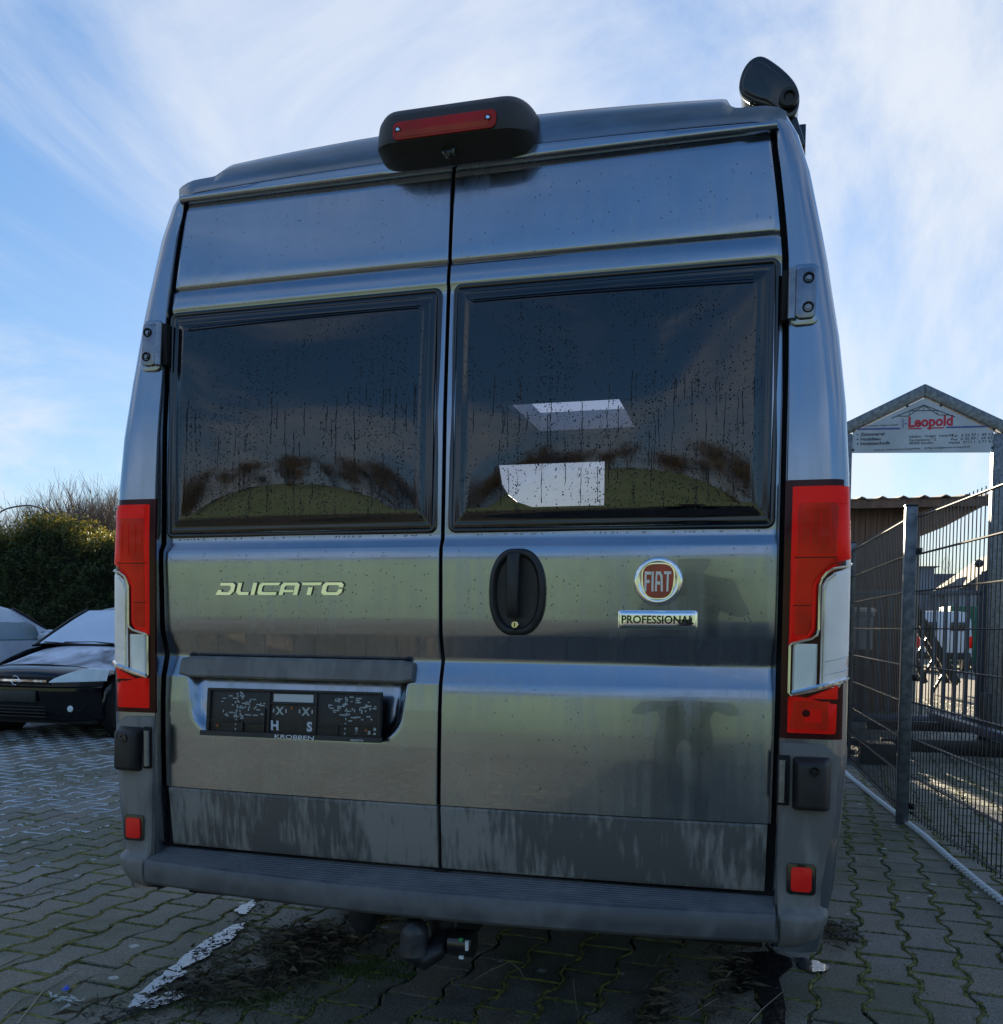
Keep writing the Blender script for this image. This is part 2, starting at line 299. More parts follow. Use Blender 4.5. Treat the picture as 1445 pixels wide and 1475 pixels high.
# the roof goes on round the open skylight
HX0, HX1, HY0, HY1 = -.48, .12, 2.46, 3.28
def rz(x): return roof_z(x, 3)
for (xa, xb, ya, yb_) in ((-.862, HX0, HY0, HY1), (HX1, .862, HY0, HY1), (-.862, .862, HY1, 4.6)):
    nx = 12; rows = []
    for y in (ya, (ya+yb_)/2, yb_): rows.append([(xa+(xb-xa)*i/nx, y, rz(xa+(xb-xa)*i/nx) ) for i in range(nx+1)])
    roofm.grid(rows)
# gutter rim under the roof edge: the header above the doors
XR_ = np.linspace(-.840, .840, 31)
shell.grid([[(x, .105, 2.455) for x in XR_], [(x, .069+.01*(x/.86)**2, 2.460) for x in XR_], [(x, .064+.01*(x/.86)**2, 2.463) for x in XR_],
            [(x, .063+.008*(x/.86)**2, 2.470) for x in XR_], [(x, .068+.004*(x/.86)**2, roof_z(x, .072)-.001) for x in XR_], [(x, .0725, roof_z(x, .0725)) for x in XR_]])
vb(shell, 'body', M['paint'], angle=50)
vb(roofm, 'roof', mat('weathered_roof_paint', (.21, .24, .28), .30, .9, coat=.4, coat_r=.15, col2=(.13, .145, .14), vscale=5, lo=.4, hi=.7, detail=9, stretch=(1, 1, 3)), angle=50)
# cab nose and bulkhead (front of the van, far side)
cg_ = MB()
for side in (-1, 1): cg_.grid([[(side*hw(1.4), 3.5, 1.4), (side*hw(1.4), 4.9, 1.4), (side*.93, 5.5, 1.25)], [(side*hw(1.9), 3.5, 1.9), (side*hw(1.9), 4.6, 1.9), (side*.86, 5.15, 1.85)], [(side*hw(2.5), 3.5, 2.5), (side*hw(2.5), 4.2, 2.5), (side*.80, 4.6, 2.5)]])
cg_.grid([[(x, 5.5, 1.25) for x in (-.93, 0, .93)], [(x, 5.15, 1.85) for x in (-.86, 0, .86)], [(x, 4.6, 2.5) for x in (-.80, 0, .80)]]); vb(cg_, 'cab_glass', glass('clear_cab_glass', (.92, .95, .94), 1.02))
nose = MB(); nose.box((-.93, 4.95, .35), (.93, 5.75, 1.15)); vb(nose, 'bonnet', M['paint'], bevel=.12, seg=3)
# interior: floor, walls, ceiling, cupboards; windscreen band above the cab stays open
inn = MB()
inn.box((-.93, .10, .55), (.93, 5.0, .60)); inn.box((-.90, .12, .6), (-.87, 3.5, 2.42)); inn.box((.87, .12, .6), (.90, 3.5, 2.42))
inn.box((-.88, .12, 2.40), (HX0, 3.5, 2.43)); inn.box((HX1, .12, 2.40), (.88, 3.5, 2.43)); inn.box((HX0, .12, 2.40), (HX1, HY0, 2.43)); inn.box((HX0, HY1, 2.40), (HX1, 3.5, 2.43))
# front partition with the rounded opening towards the cab
inn.box((-.88, 3.42, .6), (.88, 3.46, 1.985)); inn.box((-.10, 3.42, 1.985), (.88, 3.46, 2.42)); inn.box((-.88, 3.42, 2.262), (-.10, 3.46, 2.42))
inn.prism([(-.88, 1.985), (-.56, 1.985), (-.66, 2.02), (-.725, 2.07), (-.77, 2.14), (-.79, 2.262), (-.88, 2.262)], .04, to=lambda a, b, c: (a, 3.42+c, b))
inn.box((.45, .5, 1.75), (.87, 3.4, 2.39))
M['inside'] = mat('dark_cabin_lining', (.006, .006, .007), .6, var=.3, vscale=3)
vb(inn, 'cabin_lining', M['inside'], smooth=False)
sk = MB(); zt = 2.542
for a, b in (((HX0-.02, HY0-.02), (HX0, HY1+.02)), ((HX1, HY0-.02), (HX1+.02, HY1+.02)), ((HX0, HY0-.02), (HX1, HY0)), ((HX0, HY1), (HX1, HY1+.02))): sk.box((a[0], a[1], 2.43), (b[0], b[1], zt))
vb(sk, 'skylight_frame', mat('white_skylight_frame', (.7, .71, .72), .5), smooth=False)
# dark recess behind the doors
rec = MB()
for side in (-1, 1):
    rows = []
    for z in [.53, .6, .8, 1.0, 1.2, 1.47]: x = ip(z, HD); rows.append([(side*(x+.02), dsurf(x, z)+.028, z), (side*(x-.06), dsurf(x, z)+.028, z)])
    rec.grid(rows)
    rows = []
    for z in [1.47, 1.8, 2.0, 2.14, 2.3, 2.46]: x = ip(z, HD); rows.append([(side*(x+.03), dsurf(x, z)+.030, z), (side*(x-.05), dsurf(x, z)+.030, z)])
    rec.grid(rows)
rec.grid([[(-.02, dsurf(0, z)+.028, z), (.02, dsurf(0, z)+.028, z)] for z in [.53, .75, 1.0, 1.2, 1.47, 1.8, 2.14, 2.3, 2.46]])
vb(rec, 'door_seal', M['gap'], smooth=False)

# --- rear doors
REC = (-.811, -.076, .905, 1.131)
def recess(x, z):
    if z > 1.131 or z < .895 or x < -.83 or x > -.05: return 0
    # signed distance to a box with big rounded lower corners
    x0, x1, z0, r_ = -.800+.030*(1.13-z)/.22, -.082-.028*(1.13-z)/.22, .906, .075
    dx_ = max(x0+r_-x, x-(x1-r_), 0); dz_ = max(z0+r_-z, 0); d_ = r_-math.hypot(dx_, dz_)
    if dx_ == 0 and dz_ == 0: d_ = min(x-x0, x1-x, z-z0)
    return smooth01(d_/.034)*(.012+.026*(z-.905)/.2)
def window_hole(x, z):
    ax = abs(x); return .045 < ax < .835 and 1.50 < z < 2.11
def door(side):
    zl = [.745+1e-4] + sorted(set([round(.76+.02*i, 3) for i in range(7)] + ([round(.895+.006*i, 3) for i in range(30)] if side < 0 else [.9, .95, 1.0, 1.04]) + [a for a, b in DY if a > .75] + [1.3, 1.35, 1.50, 1.56, 1.7, 1.9, 2.05, 2.11, 2.25, 2.35, 2.43]))
    us = [0, .004, .01, .03, .05] + ([] if side > 0 else [.06+.012*i for i in range(6)]) + [.13+.05*i for i in range(13)] + ([] if side > 0 else [.75, .76, .77, .78, .79, .80, .81, .82]) + [.835, .9, .95, .97, .985, .995, 1.0]
    us = [0, .004, .01, .02, .045]
    us += [.055+.006*i for i in range(22)]+[.20+.05*i for i in range(9)]+[.64+.006*i for i in range(31)] if side < 0 else [.15+.05*i for i in range(13)]
    us += [.835]
    rows = []
    for z in zl:
        xe = ip(z, HD); xx = [u for u in sorted(us)] + [.855 if xe > .857 else xe-.006]
        row = []
        for u in xx:
            x = .0045 + u*(xe-.0045-.006)/(.855-.0) if u > .84 else .0045 + u
            x = min(x, xe-.006)
            row.append((side*x, dsurf(x, z) + (recess(side*x, z) if side < 0 else 0), z))
        # edges turned inwards
        row = [(side*.0045, row[0][1]+.03, z), (side*.0045, row[0][1]+.003, z), (side*.0065, row[0][1], z)] + row[1:] + [(side*xe, row[-1][1]+.003, z), (side*xe, row[-1][1]+.032, z)]
        rows.append(row)
    rows.append([(x, y+.03, z+.001) for x, y, z in rows[-1]])
    mb = MB(); n = len(rows[0]); vs = [p for r in rows for p in r]; fs = []
    for i in range(len(rows)-1):
        for k in range(n-1):
            cx = sum(rows[i+a][k+b][0] for a in (0, 1) for b in (0, 1))/4; cz = sum(rows[i+a][k+b][2] for a in (0, 1) for b in (0, 1))/4
            if window_hole(cx, cz): continue
            q = (i*n+k, i*n+k+1, (i+1)*n+k+1, (i+1)*n+k); fs.append(q if side > 0 else q[::-1])
    mb.add(vs, fs)
    d = vb(mb, 'rear_door', M['paint'], fix=False, angle=60)
    # door inner lining so that nothing shines in round the window
    for (z0_, z1_, ya_, xm) in ((.60, 1.50, .075, .84), (2.12, 2.44, .10, .83)):
        il = MB(); il.box((min(side*.03, side*xm), ya_, z0_), (max(side*.03, side*xm), ya_+.01, z1_)); il.v = [(x-VO.x, y-VO.y, z) for x, y, z in il.v]; il.build('door_lining', M['inside'], d, smooth=False)
    # lower plastic trim
    tr = MB(); rows = []
    for z, o_ in ((.566, .012), (.569, -.004), (.58, -.008), (.72, -.010), (.736, -.012), (.742, -.008), (.744, .02)):
        xe = ip(z, HD) - .008; r_ = []
        for i in range(17):
            x = .006+(xe-.006)*i/16; r_.append((side*x, .008+ip(z, BOW)*(x/.865)**2+o_+.012*(.745-z)/.18, z))
        rows.append([(side*.006, r_[0][1]+.03, z)] + r_ + [(side*xe, r_[-1][1]+.03, z)])
    tr.grid(rows, flip=side < 0); tr.v = [(x-VO.x, y-VO.y, z) for x, y, z in tr.v]; tr.build('lower_trim', M['trim'], d)
    return d
dl = door(-1); dr = door(1)
DROPS = True
def db(mb, name, m, parent, **k):
    mb.v = [(x - VO.x, y - VO.y, z - VO.z) for x, y, z in mb.v]; return mb.build(name, m, parent, **k)
# --- windows
def rrect(x0, z0, x1, z1, r, n=6, r2=None):
    pts = []
    for cx, cz, a0 in ((x1-r, z1-r, 0), (x0+r, z1-r, 90), (x0+r, z0+r, 180), (x1-r, z0+r, 270)):
        for k in range(n+1): a = R(a0+90*k/n); pts.append((cx+r*math.cos(a), cz+r*math.sin(a)))
    return pts
M['drop'] = mat('water_drop', (.004, .005, .008), .25, spec=.3)
M['drip'] = mat('clear_water_bead', (.55, .58, .62), .05, coat=1)
def window(side, x0, x1, z0, z1, parent):
    fr = MB()
    o1 = rrect(x0-.004, z0-.004, x1+.004, z1+.004, .02); rings = []
    for ins, oy in ((-.000, .004), (0, -.004), (.004, -.007), (.010, -.007), (.013, -.004), (.016, .004)):
        q = rrect(x0-.004+ins, z0-.004+ins, x1+.004-ins, z1+.004-ins, max(.004, .022-ins)); rings.append([(a, dsurf(a, b)+oy, b) for a, b in q])
    fr.grid(rings, close=True); w_ = db(fr, 'window', M['cassette'], parent, angle=50)
    # bulged acrylic pane: opaque dark margin + clear field
    nx, nz = 44, 34; g = []; X0, X1, Z0, Z1 = x0+.010, x1-.010, z0+.010, z1-.010
    mar = .030
    def py(x, z):
        dxx = min(x-X0, X1-x); dzz = min(z-Z0, Z1-z); d_ = min(dxx, dzz)
        e = smooth01((d_-.012)/.030); ridge = .002*math.exp(-((d_-.008)/.005)**2)
        u = 2*(x-X0)/(X1-X0)-1; v = 2*(z-Z0)/(Z1-Z0)-1
        return dsurf(x, z) - .005 - .009*e - ridge - .011*(1-u*u)*(1-v*v)
    def spaced(a, b, n):
        m_ = [0, .004, .008, .012, .016, .020, .025, .030, .036, .042, .05]
        mid = [a+.05+(b-a-.1)*i/n for i in range(1, n)]
        return [a+t for t in m_] + mid + [b-t for t in reversed(m_)]
    xs_ = spaced(X0, X1, 26); zs_ = spaced(Z0, Z1, 20)
    P = [[(x, py(x, z), z) for x in xs_] for z in zs_]
    mar_mb, clr = MB(), MB(); n = len(xs_); vs = [p for r in P for p in r]; fm, fc = [], []
    for i in range(len(zs_)-1):
        for k in range(n-1):
            cx = (xs_[k]+xs_[k+1])/2; cz = (zs_[i]+zs_[i+1])/2
            q = (i*n+k, i*n+k+1, (i+1)*n+k+1, (i+1)*n+k)
            (fc if (X0+mar < cx < X1-mar and Z0+mar+.006 < cz < Z1-mar-.018) else fm).append(q)
    me_ = MB(); me_.add(vs, fc+fm)
    pane = db(me_, 'pane', M['tint'], w_, fix=False, angle=80)
    pane.data.materials.append(M['cassette'])
    idx = np.array([0]*len(fc)+[1]*len(fm), dtype=np.int32); pane.data.polygons.foreach_set('material_index', idx)
    # blind cassette lines at the top of the pane
    cl = MB(); cl.box((X0+.04, dsurf(0, z1-.02)-.026, z1-.046), (X1-.05, dsurf(0, z1-.02)-.021, z1-.043)); cl.box((X0+.04, dsurf(0, z1-.02)-.026, z1-.026), (X1-.05, dsurf(0, z1-.02)-.021, z1-.0235))
    db(cl, 'blind_rail', M['cassette'], w_, smooth=False)
    # rain drops standing on the pane, denser low down
    rnd = random.Random(5+side); dp = MB(); runs = [rnd.uniform(X0+.03, X1-.03) for _ in range(70)]
    for i in range(7500):
        x = (rnd.choice(runs)+rnd.gauss(0, .0016)) if rnd.random() < .5 else rnd.uniform(X0+.02, X1-.02); v = rnd.random()**.75; z = Z1 - .03 - v*(Z1-Z0-.06)
        if noisef(x, z, side, 6) + .25*v < -.02 and rnd.random() < .75: continue
        r_ = rnd.choice((.0006, .0008, .0009, .0011, .0014, .0019)); y = py(x, z); st = 1.25
        ring = [(x+r_*math.cos(a), y-.0002, z+r_*st*math.sin(a)) for a in [k*math.pi/3 for k in range(6)]]
        dp.add(ring+[(x, y-r_*.8, z-.1*r_)], [(k, (k+1) % 6, 6) for k in range(6)])
    for i in range(46):      # water runs down the pane
        x = rnd.uniform(X0+.04, X1-.04); z = rnd.uniform(Z0+.10, Z0+.40); n_ = rnd.randint(5, 14); row = []
        for q in range(n_):
            wv = rnd.uniform(.0004, .0015); row.append([(x-wv, py(x-wv, z)-.0006, z), (x+wv, py(x+wv, z)-.0006, z)]); z -= .010; x += rnd.gauss(0, .0008)
            if z < Z0+.05: break
        if len(row) > 1: dp.grid(row)
    db(dp, 'rain_drops', M['drop'], w_, fix=False)['kind'] = 'stuff'
    dq = MB()
    for i in range(34):
        x = rnd.uniform(X0, X1); z = z0-.008; y = dsurf(x, z)-.002; r_ = rnd.uniform(.0018, .0034)
        ring = [(x+r_*math.cos(a), y, z+r_*math.sin(a)) for a in [k*math.pi/3 for k in range(6)]]
        dq.add(ring+[(x, y-r_, z)], [(k, (k+1) % 6, 6) for k in range(6)])
    db(dq, 'rain_beads', M['drip'], w_, fix=False)['kind'] = 'stuff'
window(-1, -.858, -.020, 1.480, 2.132, dl); window(1, .020, .852, 1.480, 2.136, dr)

for side, par in ((-1, dl), (1, dr)):
    rnd = random.Random(90+side); dp = MB()
    for i in range(420):
        x = side*rnd.uniform(.03, .85); z = rnd.choice((rnd.uniform(1.24, 1.43), rnd.uniform(1.24, 1.43), rnd.uniform(.8, 1.07), rnd.uniform(2.2, 2.42)))
        if side < 0 and z < 1.14: continue
        y = dsurf(x, z); r_ = rnd.choice((.0009, .0012, .0016)); ring = [(x+r_*math.cos(a), y-.0002, z+r_*1.2*math.sin(a)) for a in [k*math.pi/3 for k in range(6)]]
        dp.add(ring+[(x, y-r_*.7, z)], [(k, (k+1) % 6, 6) for k in range(6)])
    db(dp, 'rain_drops', M['drop'], par, fix=False)['kind'] = 'stuff'
# --- number plate recess: grip bar, plate holder
gb = MB(); rows = []
for x in np.linspace(-.808, -.078, 21):
    y = dsurf(x, 1.10)-.004; e = .006 if x in (-.808, -.078) else 0
    rows.append([(x, y+.03, 1.133-e), (x, y-.002, 1.132-e), (x, y-.012, 1.124-e), (x, y-.022, 1.078+e), (x, y-.018, 1.072+e), (x, y+.03, 1.068+e)])
gb.grid(rows); gb.add(rows[0], [(0, 1, 2, 3, 4, 5)]); gb.add(rows[-1], [(5, 4, 3, 2, 1, 0)])
db(gb, 'grip_bar', M['bumper'], dl)
ph = empty('plate_holder', (0, 0, 0)); ph.parent = dl
A = Vector((-.706, -.002, .908)); B_ = Vector((-.161, -.018, .911)); 
def PH(u, v, d=0):   # u across 0..1, v up 0..1, d outwards
    p = A.lerp(B_, u); return (p.x, p.y + .012*v - d + (dsurf(p.x, .98)-.012)*0, p.z + v*.134)
def ph_box(mb, u0, v0, u1, v1, d0, d1):
    vs = [PH(u0, v0, d0), PH(u1, v0, d0), PH(u1, v1, d0), PH(u0, v1, d0), PH(u0, v0, d1), PH(u1, v0, d1), PH(u1, v1, d1), PH(u0, v1, d1)]
    mb.add(vs, [(0,1,2,3),(7,6,5,4),(0,4,5,1),(1,5,6,2),(2,6,7,3),(3,7,4,0)])
def phb(mb, name, m, **k): mb.v = [(x-VO.x, y-VO.y, z) for x, y, z in mb.v]; return mb.build(name, m, ph, **k)
m_ = MB(); ph_box(m_, 0, 0, 1, 1, -.004, .004); phb(m_, 'backing', M['blackmatt'], bevel=.002)
m_ = MB()
for q in ((0, .96, 1, 1), (0, .10, .018, .96), (.982, .10, 1, .96), (.02, .30, .20, .33), (.23, .28, .34, .31), (.66, .28, .76, .31), (.78, .30, .98, .33), (.365, .10, .375, .95), (.635, .10, .645, .95),
          (.375, .70, .635, .73), (.21, .10, .22, .30), (.34, .10, .348, .6), (.76, .1, .768, .3)): ph_box(m_, *q, .003, .010)
phb(m_, 'rib', M['blackmatt'], bevel=.001)
m_ = MB(); vs = []
for u in (-.03, 1.01):
    vs += [PH(u, 0, .003), PH(u, .09, .003), PH(u, .09, .014), PH(u, -.01, .015)]
m_.add(vs, [(0, 1, 5, 4), (1, 2, 6, 5), (2, 3, 7, 6), (3, 0, 4, 7), (0, 3, 2, 1), (4, 5, 6, 7)]); phb(m_, 'lower_strip', M['blackmatt'])
M['hole'] = mat('paint_seen_through_slot', (.30, .36, .44), .3, .3)
m_ = MB(); ph_box(m_, .392, .75, .62, .91, .004, .0055); phb(m_, 'window_slot', mat('bare_slot_steel', (.42, .47, .55), .35, .3))
rnd = random.Random(11); m_ = MB(); k2 = MB()
for cx in (.19, .82):
    for i in range(60):
        a = rnd.gauss(0, .085); b = rnd.uniform(.34, .92); w1, h1 = rnd.choice(((.012, .02), (.03, .022), (.006, .06), (.022, .022), (.008, .035)))
        if abs(a) > .15: continue
        b = .55 + (b-.55)*(1-.6*abs(a)/.2); ph_box(m_, cx+a, b, cx+a+w1, b+h1, .004, .0052)
    for k in range(8): ph_box(m_, cx-.02+.001*k, .12+.1*k, cx-.014+.001*k, .16+.1*k, .004, .0052)
for i in range(10): u = rnd.choice((.03, .08, .17, .21, .86, .93, .96)); v = rnd.uniform(.12, .26); ph_box(m_, u, v, u+.014, v+.04, .004, .0052)
for c in (.43, .58):
    for s_ in (-1, 1):
        q = [PH(c-.024, .56-s_*.085, .0052), PH(c-.012, .56-s_*.085, .0052), PH(c+.024, .56+s_*.085, .0052+.0001*s_), PH(c+.012, .56+s_*.085, .0052+.0001*s_)]; m_.add(q, [(0, 1, 2, 3)])
        ph_box(m_, c+s_*.036-.004, .52, c+s_*.036+.004, .60, .004, .0052)
phb(m_, 'slot', M['hole'], smooth=False)['kind'] = 'stuff'
for u, v in ((.065, .2), (.92, .22), (.5, .62)):
    p = PH(u, v, .006); phb(MB().lathe([(0, -.002), (.004, -.002), (.005, .002)], p, 'Y', 8), 'rusty_screw', mat('rust', (.30, .10, .03), .8))
for s_, u in (('H', .405), ('S', .605)):
    p = PH(u, .24, .0056); text('letter', s_, mat('letter_pale', (.5, .58, .68), .5), ph, (p[0]-VO.x, p[1]-VO.y, p[2]), .036, 1.0, .0004, bold=.0015, rot=(R(90), 0, R(-1.7)))
p = PH(.53, .035, .0165); text('letter', 'KROBBEN', M['white'], ph, (p[0]-VO.x, p[1]-VO.y, p[2]-.001), .016, 1.75, .0003, rot=(R(80), 0, R(-1.7)))
p = PH(.88, .03, .0165); text('letter', 'ABARTH', M['white'], ph, (p[0]-VO.x, p[1]-VO.y, p[2]-.001), .008, 1.3, .0003, rot=(R(80), 0, R(-1.7)))

# --- DUCATO badge: slanted extruded strokes
def stroke_poly(mb, poly, X, Z, s, asp, sh, d0, d1):
    pts = []
    for a, b in poly: pts.append((X + (a*asp + b*sh)*s, Z + b*s))
    n = len(pts)
    vs = [(x, dsurf(x, z)-d0, z) for x, z in pts] + [(x, dsurf(x, z)-d1, z) for x, z in pts]
    mb.add(vs, [tuple(range(n, 2*n))] + [(i, (i+1) % n, (i+1) % n+n, i+n) for i in range(n)])
t = .26
GL = {'D': [[(0, 0), (.14, .44), (.42, .44), (.40, .26), (.88, .26), (1.02, .42), (1.02, .60), (.92, .74), (.2, .74), (.2, 1), (1.1, 1), (1.32, .8), (1.32, .3), (1.1, 0)]],
      'U': [[(.06, 1), (.36, 1), (.36, .34), (.46, .26), (1.0, .26), (1.0, 0), (.3, 0), (.06, .24)], [(1.14, 0), (1.44, 0), (1.44, 1), (1.14, 1)]],
      'C': [[(.25, 1), (1.55, 1), (1.45, .76), (.42, .76), (.34, .68), (.34, .34), (.42, .26), (1.42, .26), (1.42, 0), (.22, 0), (.04, .2), (.04, .8)]],
      'A': [[(0, 0), (.3, 0), (.3, .22), (.98, .22), (.98, .44), (.3, .44), (.3, .62), (.4, .74), (.98, .74), (1.0, .0), (1.3, 0), (1.3, .82), (1.1, 1), (.2, 1), (0, .8)]],
      'T': [[(.0, 1), (1.4, 1), (1.32, .76), (.04, .76)], [(.5, 0), (.82, 0), (.82, .62), (.5, .62)]],
      'O': [[(.2, 1), (1.2, 1), (1.4, .82), (1.4, .6), (1.1, .6), (1.1, .7), (1.02, .76), (.4, .76), (.32, .7), (.32, .32), (.4, .26), (1.0, .26), (1.1, .32), (1.1, .5), (1.4, .5), (1.4, .2), (1.2, 0), (.2, 0), (0, .2), (0, .82)]]}
def split_poly_build(mb, polys, X, Z, s, asp, sh, d0, d1):
    for p in polys: stroke_poly(mb, p, X, Z, s, asp, sh, d0, d1)
badge = empty('name_badge', (0, 0, 0)); badge.parent = dl
xx = -.688; S = .036; cells = [('D', 1.42), ('U', 1.55), ('C', 1.60), ('A', 1.42), ('T', 1.46), ('O', 1.4)]
tot = sum(c[1] for c in cells); asp = (.4105-.011)/(tot*S)
for ch, adv in cells:
    mb = MB(); split_poly_build(mb, GL[ch], xx, 1.309, S, asp, .30, 0, .0035)
    mb.v = [(x-VO.x, y-VO.y, z) for x, y, z in mb.v]; mb.build('letter', M['chrome'], badge, smooth=False, bevel=.0006, seg=1)
    mb = MB(); split_poly_build(mb, GL[ch], xx+.0012, 1.3078, S*1.03, asp, .30, -.001, .0012)
    mb.v = [(x-VO.x+.0012, y-VO.y, z+.0022) for x, y, z in mb.v]; mb.build('letter_backing', M['blackgloss'], badge, smooth=False)
    xx += adv*asp*S
# --- round badge and plaque
bd = empty('round_badge', (0, 0, 0)); bd.parent = dr
c = (.576, dsurf(.576, 1.345), 1.346)
m_ = MB(); m_.lathe([(.0605, .002), (.0615, -.003), (.058, -.008), (.050, -.0095), (.044, -.006), (.043, -.004), (.0, -.004)], c, 'Y', 48); db(m_, 'chrome_ring', M['chrome'], bd, angle=60)
def superell(a, b, n, k=40, off=(0, 0), squash=0):
    r_ = []
    for i in range(k):
        th = 2*math.pi*i/k; cx_, sx_ = math.cos(th), math.sin(th)
        x = a*math.copysign(abs(cx_)**(2/n), cx_); z = b*math.copysign(abs(sx_)**(2/n), sx_); r_.append((off[0]+x*(1+squash*z/b), off[1]+z))
    return r_
m_ = MB(); m_.prism([(c[0]+a, c[2]+b) for a, b in superell(.041, .046, 3.0, squash=.10)], -.004, to=lambda a, b, d: (a, c[1]-.005+d, b)); db(m_, 'chrome_surround', M['chrome'], bd, angle=60)
m_ = MB(); m_.prism([(c[0]+a, c[2]+b) for a, b in superell(.038, .043, 3.0, squash=.10)], -.0012, to=lambda a, b, d: (a, c[1]-.0092+d, b))
db(m_, 'red_shield', mat('badge_red', (.36, .008, .02), .25, .4, coat=1, col2=(.22, .006, .016), vscale=40), bd, angle=60)
FI = {'F': [[(0, 0), (.24, 0), (.24, .42), (.62, .42), (.62, .58), (.24, .58), (.24, .84), (.78, .84), (.78, 1), (0, 1)]], 'I': [[(0, 0), (.24, 0), (.24, 1), (0, 1)]],
      'A': [[(0, 0), (.24, 0), (.24, .34), (.62, .34), (.62, .50), (.24, .50), (.28, .82), (.50, .86), (.66, .70), (.72, .0), (.96, 0), (.90, .78), (.66, 1), (.08, 1)]], 'T': [[(-.02, 1), (.86, 1), (.86, .86), (.58, .86), (.54, 0), (.30, 0), (.34, .86), (-.02, .86)]]}
xx = c[0]-.0335
for ch, adv in (('F', .86), ('I', .42), ('A', 1.08), ('T', .9)):
    m_ = MB()
    for p in FI[ch]:
        pts = [(xx+a*.0205, c[2]-.026+b*.050) for a, b in p]; n = len(pts)
        m_.add([(x, c[1]-.010, z) for x, z in pts]+[(x, c[1]-.0125, z) for x, z in pts], [tuple(range(n, 2*n))]+[(i, (i+1) % n, (i+1) % n+n, i+n) for i in range(n)])
    db(m_, 'letter', mat('badge_white', (.80, .79, .72), .3), bd, smooth=False); xx += adv*.0205
pq = empty('chrome_plaque', (0, 0, 0)); pq.parent = dr
c = (.575, dsurf(.575, 1.25), 1.249)
m_ = MB(); rings = []
for ins, d_ in ((-.002, .002), (-.002, -.003), (.0, -.0035), (.002, -.007), (.006, -.0085), (.010, -.0088), (.02, -.0095)):
    rings.append([(a, c[1]+d_+(a-c[0])*.02, b) for a, b in rrect(c[0]-.097+ins, c[2]-.0215+ins, c[0]+.097-ins, c[2]+.0215-ins, max(.0006, .007-ins*.3) if ins < .02 else .0005)])
m_.grid(rings, close=True); n = len(rings[0]); m_.add(rings[-1], [tuple(range(n))]); db(m_, 'plate', M['chrome'], pq, angle=70)
text('letter', 'PROFESSIONAL', M['blackgloss'], pq, (c[0]-VO.x, c[1]-VO.y-.0106, c[2]-.001), .0285, .93, .0006, bold=.0007, rot=(R(90), 0, R(1.15)))

# --- door handle
hd = empty('door_handle', (0, 0, 0)); hd.parent = dr
hc = (.2125, dsurf(.21, 1.32), 1.318)
def hshape(a, b):  # oblong with bulging sides
    out_ = []
    for i in range(48):
        th = 2*math.pi*i/48; cx_, sx_ = math.cos(th), math.sin(th); n_ = 3.2
        x = a*math.copysign(abs(cx_)**(2/n_), cx_); z = b*math.copysign(abs(sx_)**(2/n_), sx_); out_.append((hc[0]+x*(1-.22*(z/b)**2), hc[2]+z))
    return out_
m_ = MB(); rings = []
for ins, d_ in ((0, .004), (0, -.010), (.004, -.016), (.012, -.018), (.017, -.014), (.021, -.004), (.045, -.002)):
    rings.append([(a, hc[1]+d_, b) for a, b in hshape(.0755-ins, .113-ins*1.05)])
m_.grid(rings, close=True); n = len(rings[0]); m_.add(rings[-1], [tuple(range(n))]); db(m_, 'housing', M['blackmatt'], hd, angle=50)
m_ = MB(); rows = []
for z, wd, d_ in ((1.422, .015, -.014), (1.418, .0165, -.022), (1.40, .0165, -.030), (1.30, .015, -.034), (1.265, .0145, -.030), (1.252, .014, -.020)):
    rows.append([(hc[0]-.006-wd, hc[1]+d_+.012, z), (hc[0]-.006-wd, hc[1]+d_, z), (hc[0]-.006-wd*.8, hc[1]+d_-.004, z), (hc[0]-.006+wd*.8, hc[1]+d_-.004, z), (hc[0]-.006+wd, hc[1]+d_, z), (hc[0]-.006+wd, hc[1]+d_+.012, z)])
m_.grid(rows, close=True); db(m_, 'lever', M['blackmatt'], hd, angle=50)
m_ = MB(); m_.lathe([(.010, 0), (.010, -.006), (.008, -.008), (0, -.008)], (hc[0]-.002, hc[1]-.014, 1.233), 'Y', 20); db(m_, 'lock', mat('brass_lock', (.72, .66, .42), .25, 1), hd)
m_ = MB(); m_.box((hc[0]-.0035, hc[1]-.0232, 1.228), (hc[0]-.0005, hc[1]-.0221, 1.238)); db(m_, 'keyhole', M['gap'], hd, smooth=False)

# --- tail lights
def psurf(s, z, off=0, side=1):        # s = distance outwards from the door edge along the pillar skin
    x0 = .877; W_ = hw(z)-.008; rc = .042; yb = ip(z, YP)+.002; flat = W_-rc-x0
    if s <= flat: x, y, nx, ny = x0+s, yb, 0, -1
    else:
        a = min((s-flat)/rc, math.pi/2); x, y = W_-rc+rc*math.sin(a), yb+rc-rc*math.cos(a); nx, ny = math.sin(a), -math.cos(a)
        e = s-flat-rc*math.pi/2
        if e > 0: y += e
    return (side*(x+nx*off), y+ny*off, z)
def ruled(mb, zl, fl, fr_, off, side, n=12, back=True, rim=.004):
    rows = []
    for z in zl:
        a, b = fl(z), fr_(z); row = []
        if back: row += [psurf(a-.0005, z, -.008, side)]
        for i in range(n+1):
            s_ = a+(b-a)*i/n; o_ = off
            if rim and (i in (0, n)): o_ = off-rim
            row.append(psurf(s_, z, o_, side))
        if back: row += [psurf(b+.0005, z, -.008, side)]
        rows.append(row)
    rows = [[(x, y+(.01 if side else 0), z) for x, y, z in rows[0]]] + rows + [[(x, y+.01, z) for x, y, z in rows[-1]]]
    mb.grid(rows, flip=side < 0); return mb
def F(tab): return lambda z: ip(z, tab)
WR = .20   # how far the lamp wraps round the corner
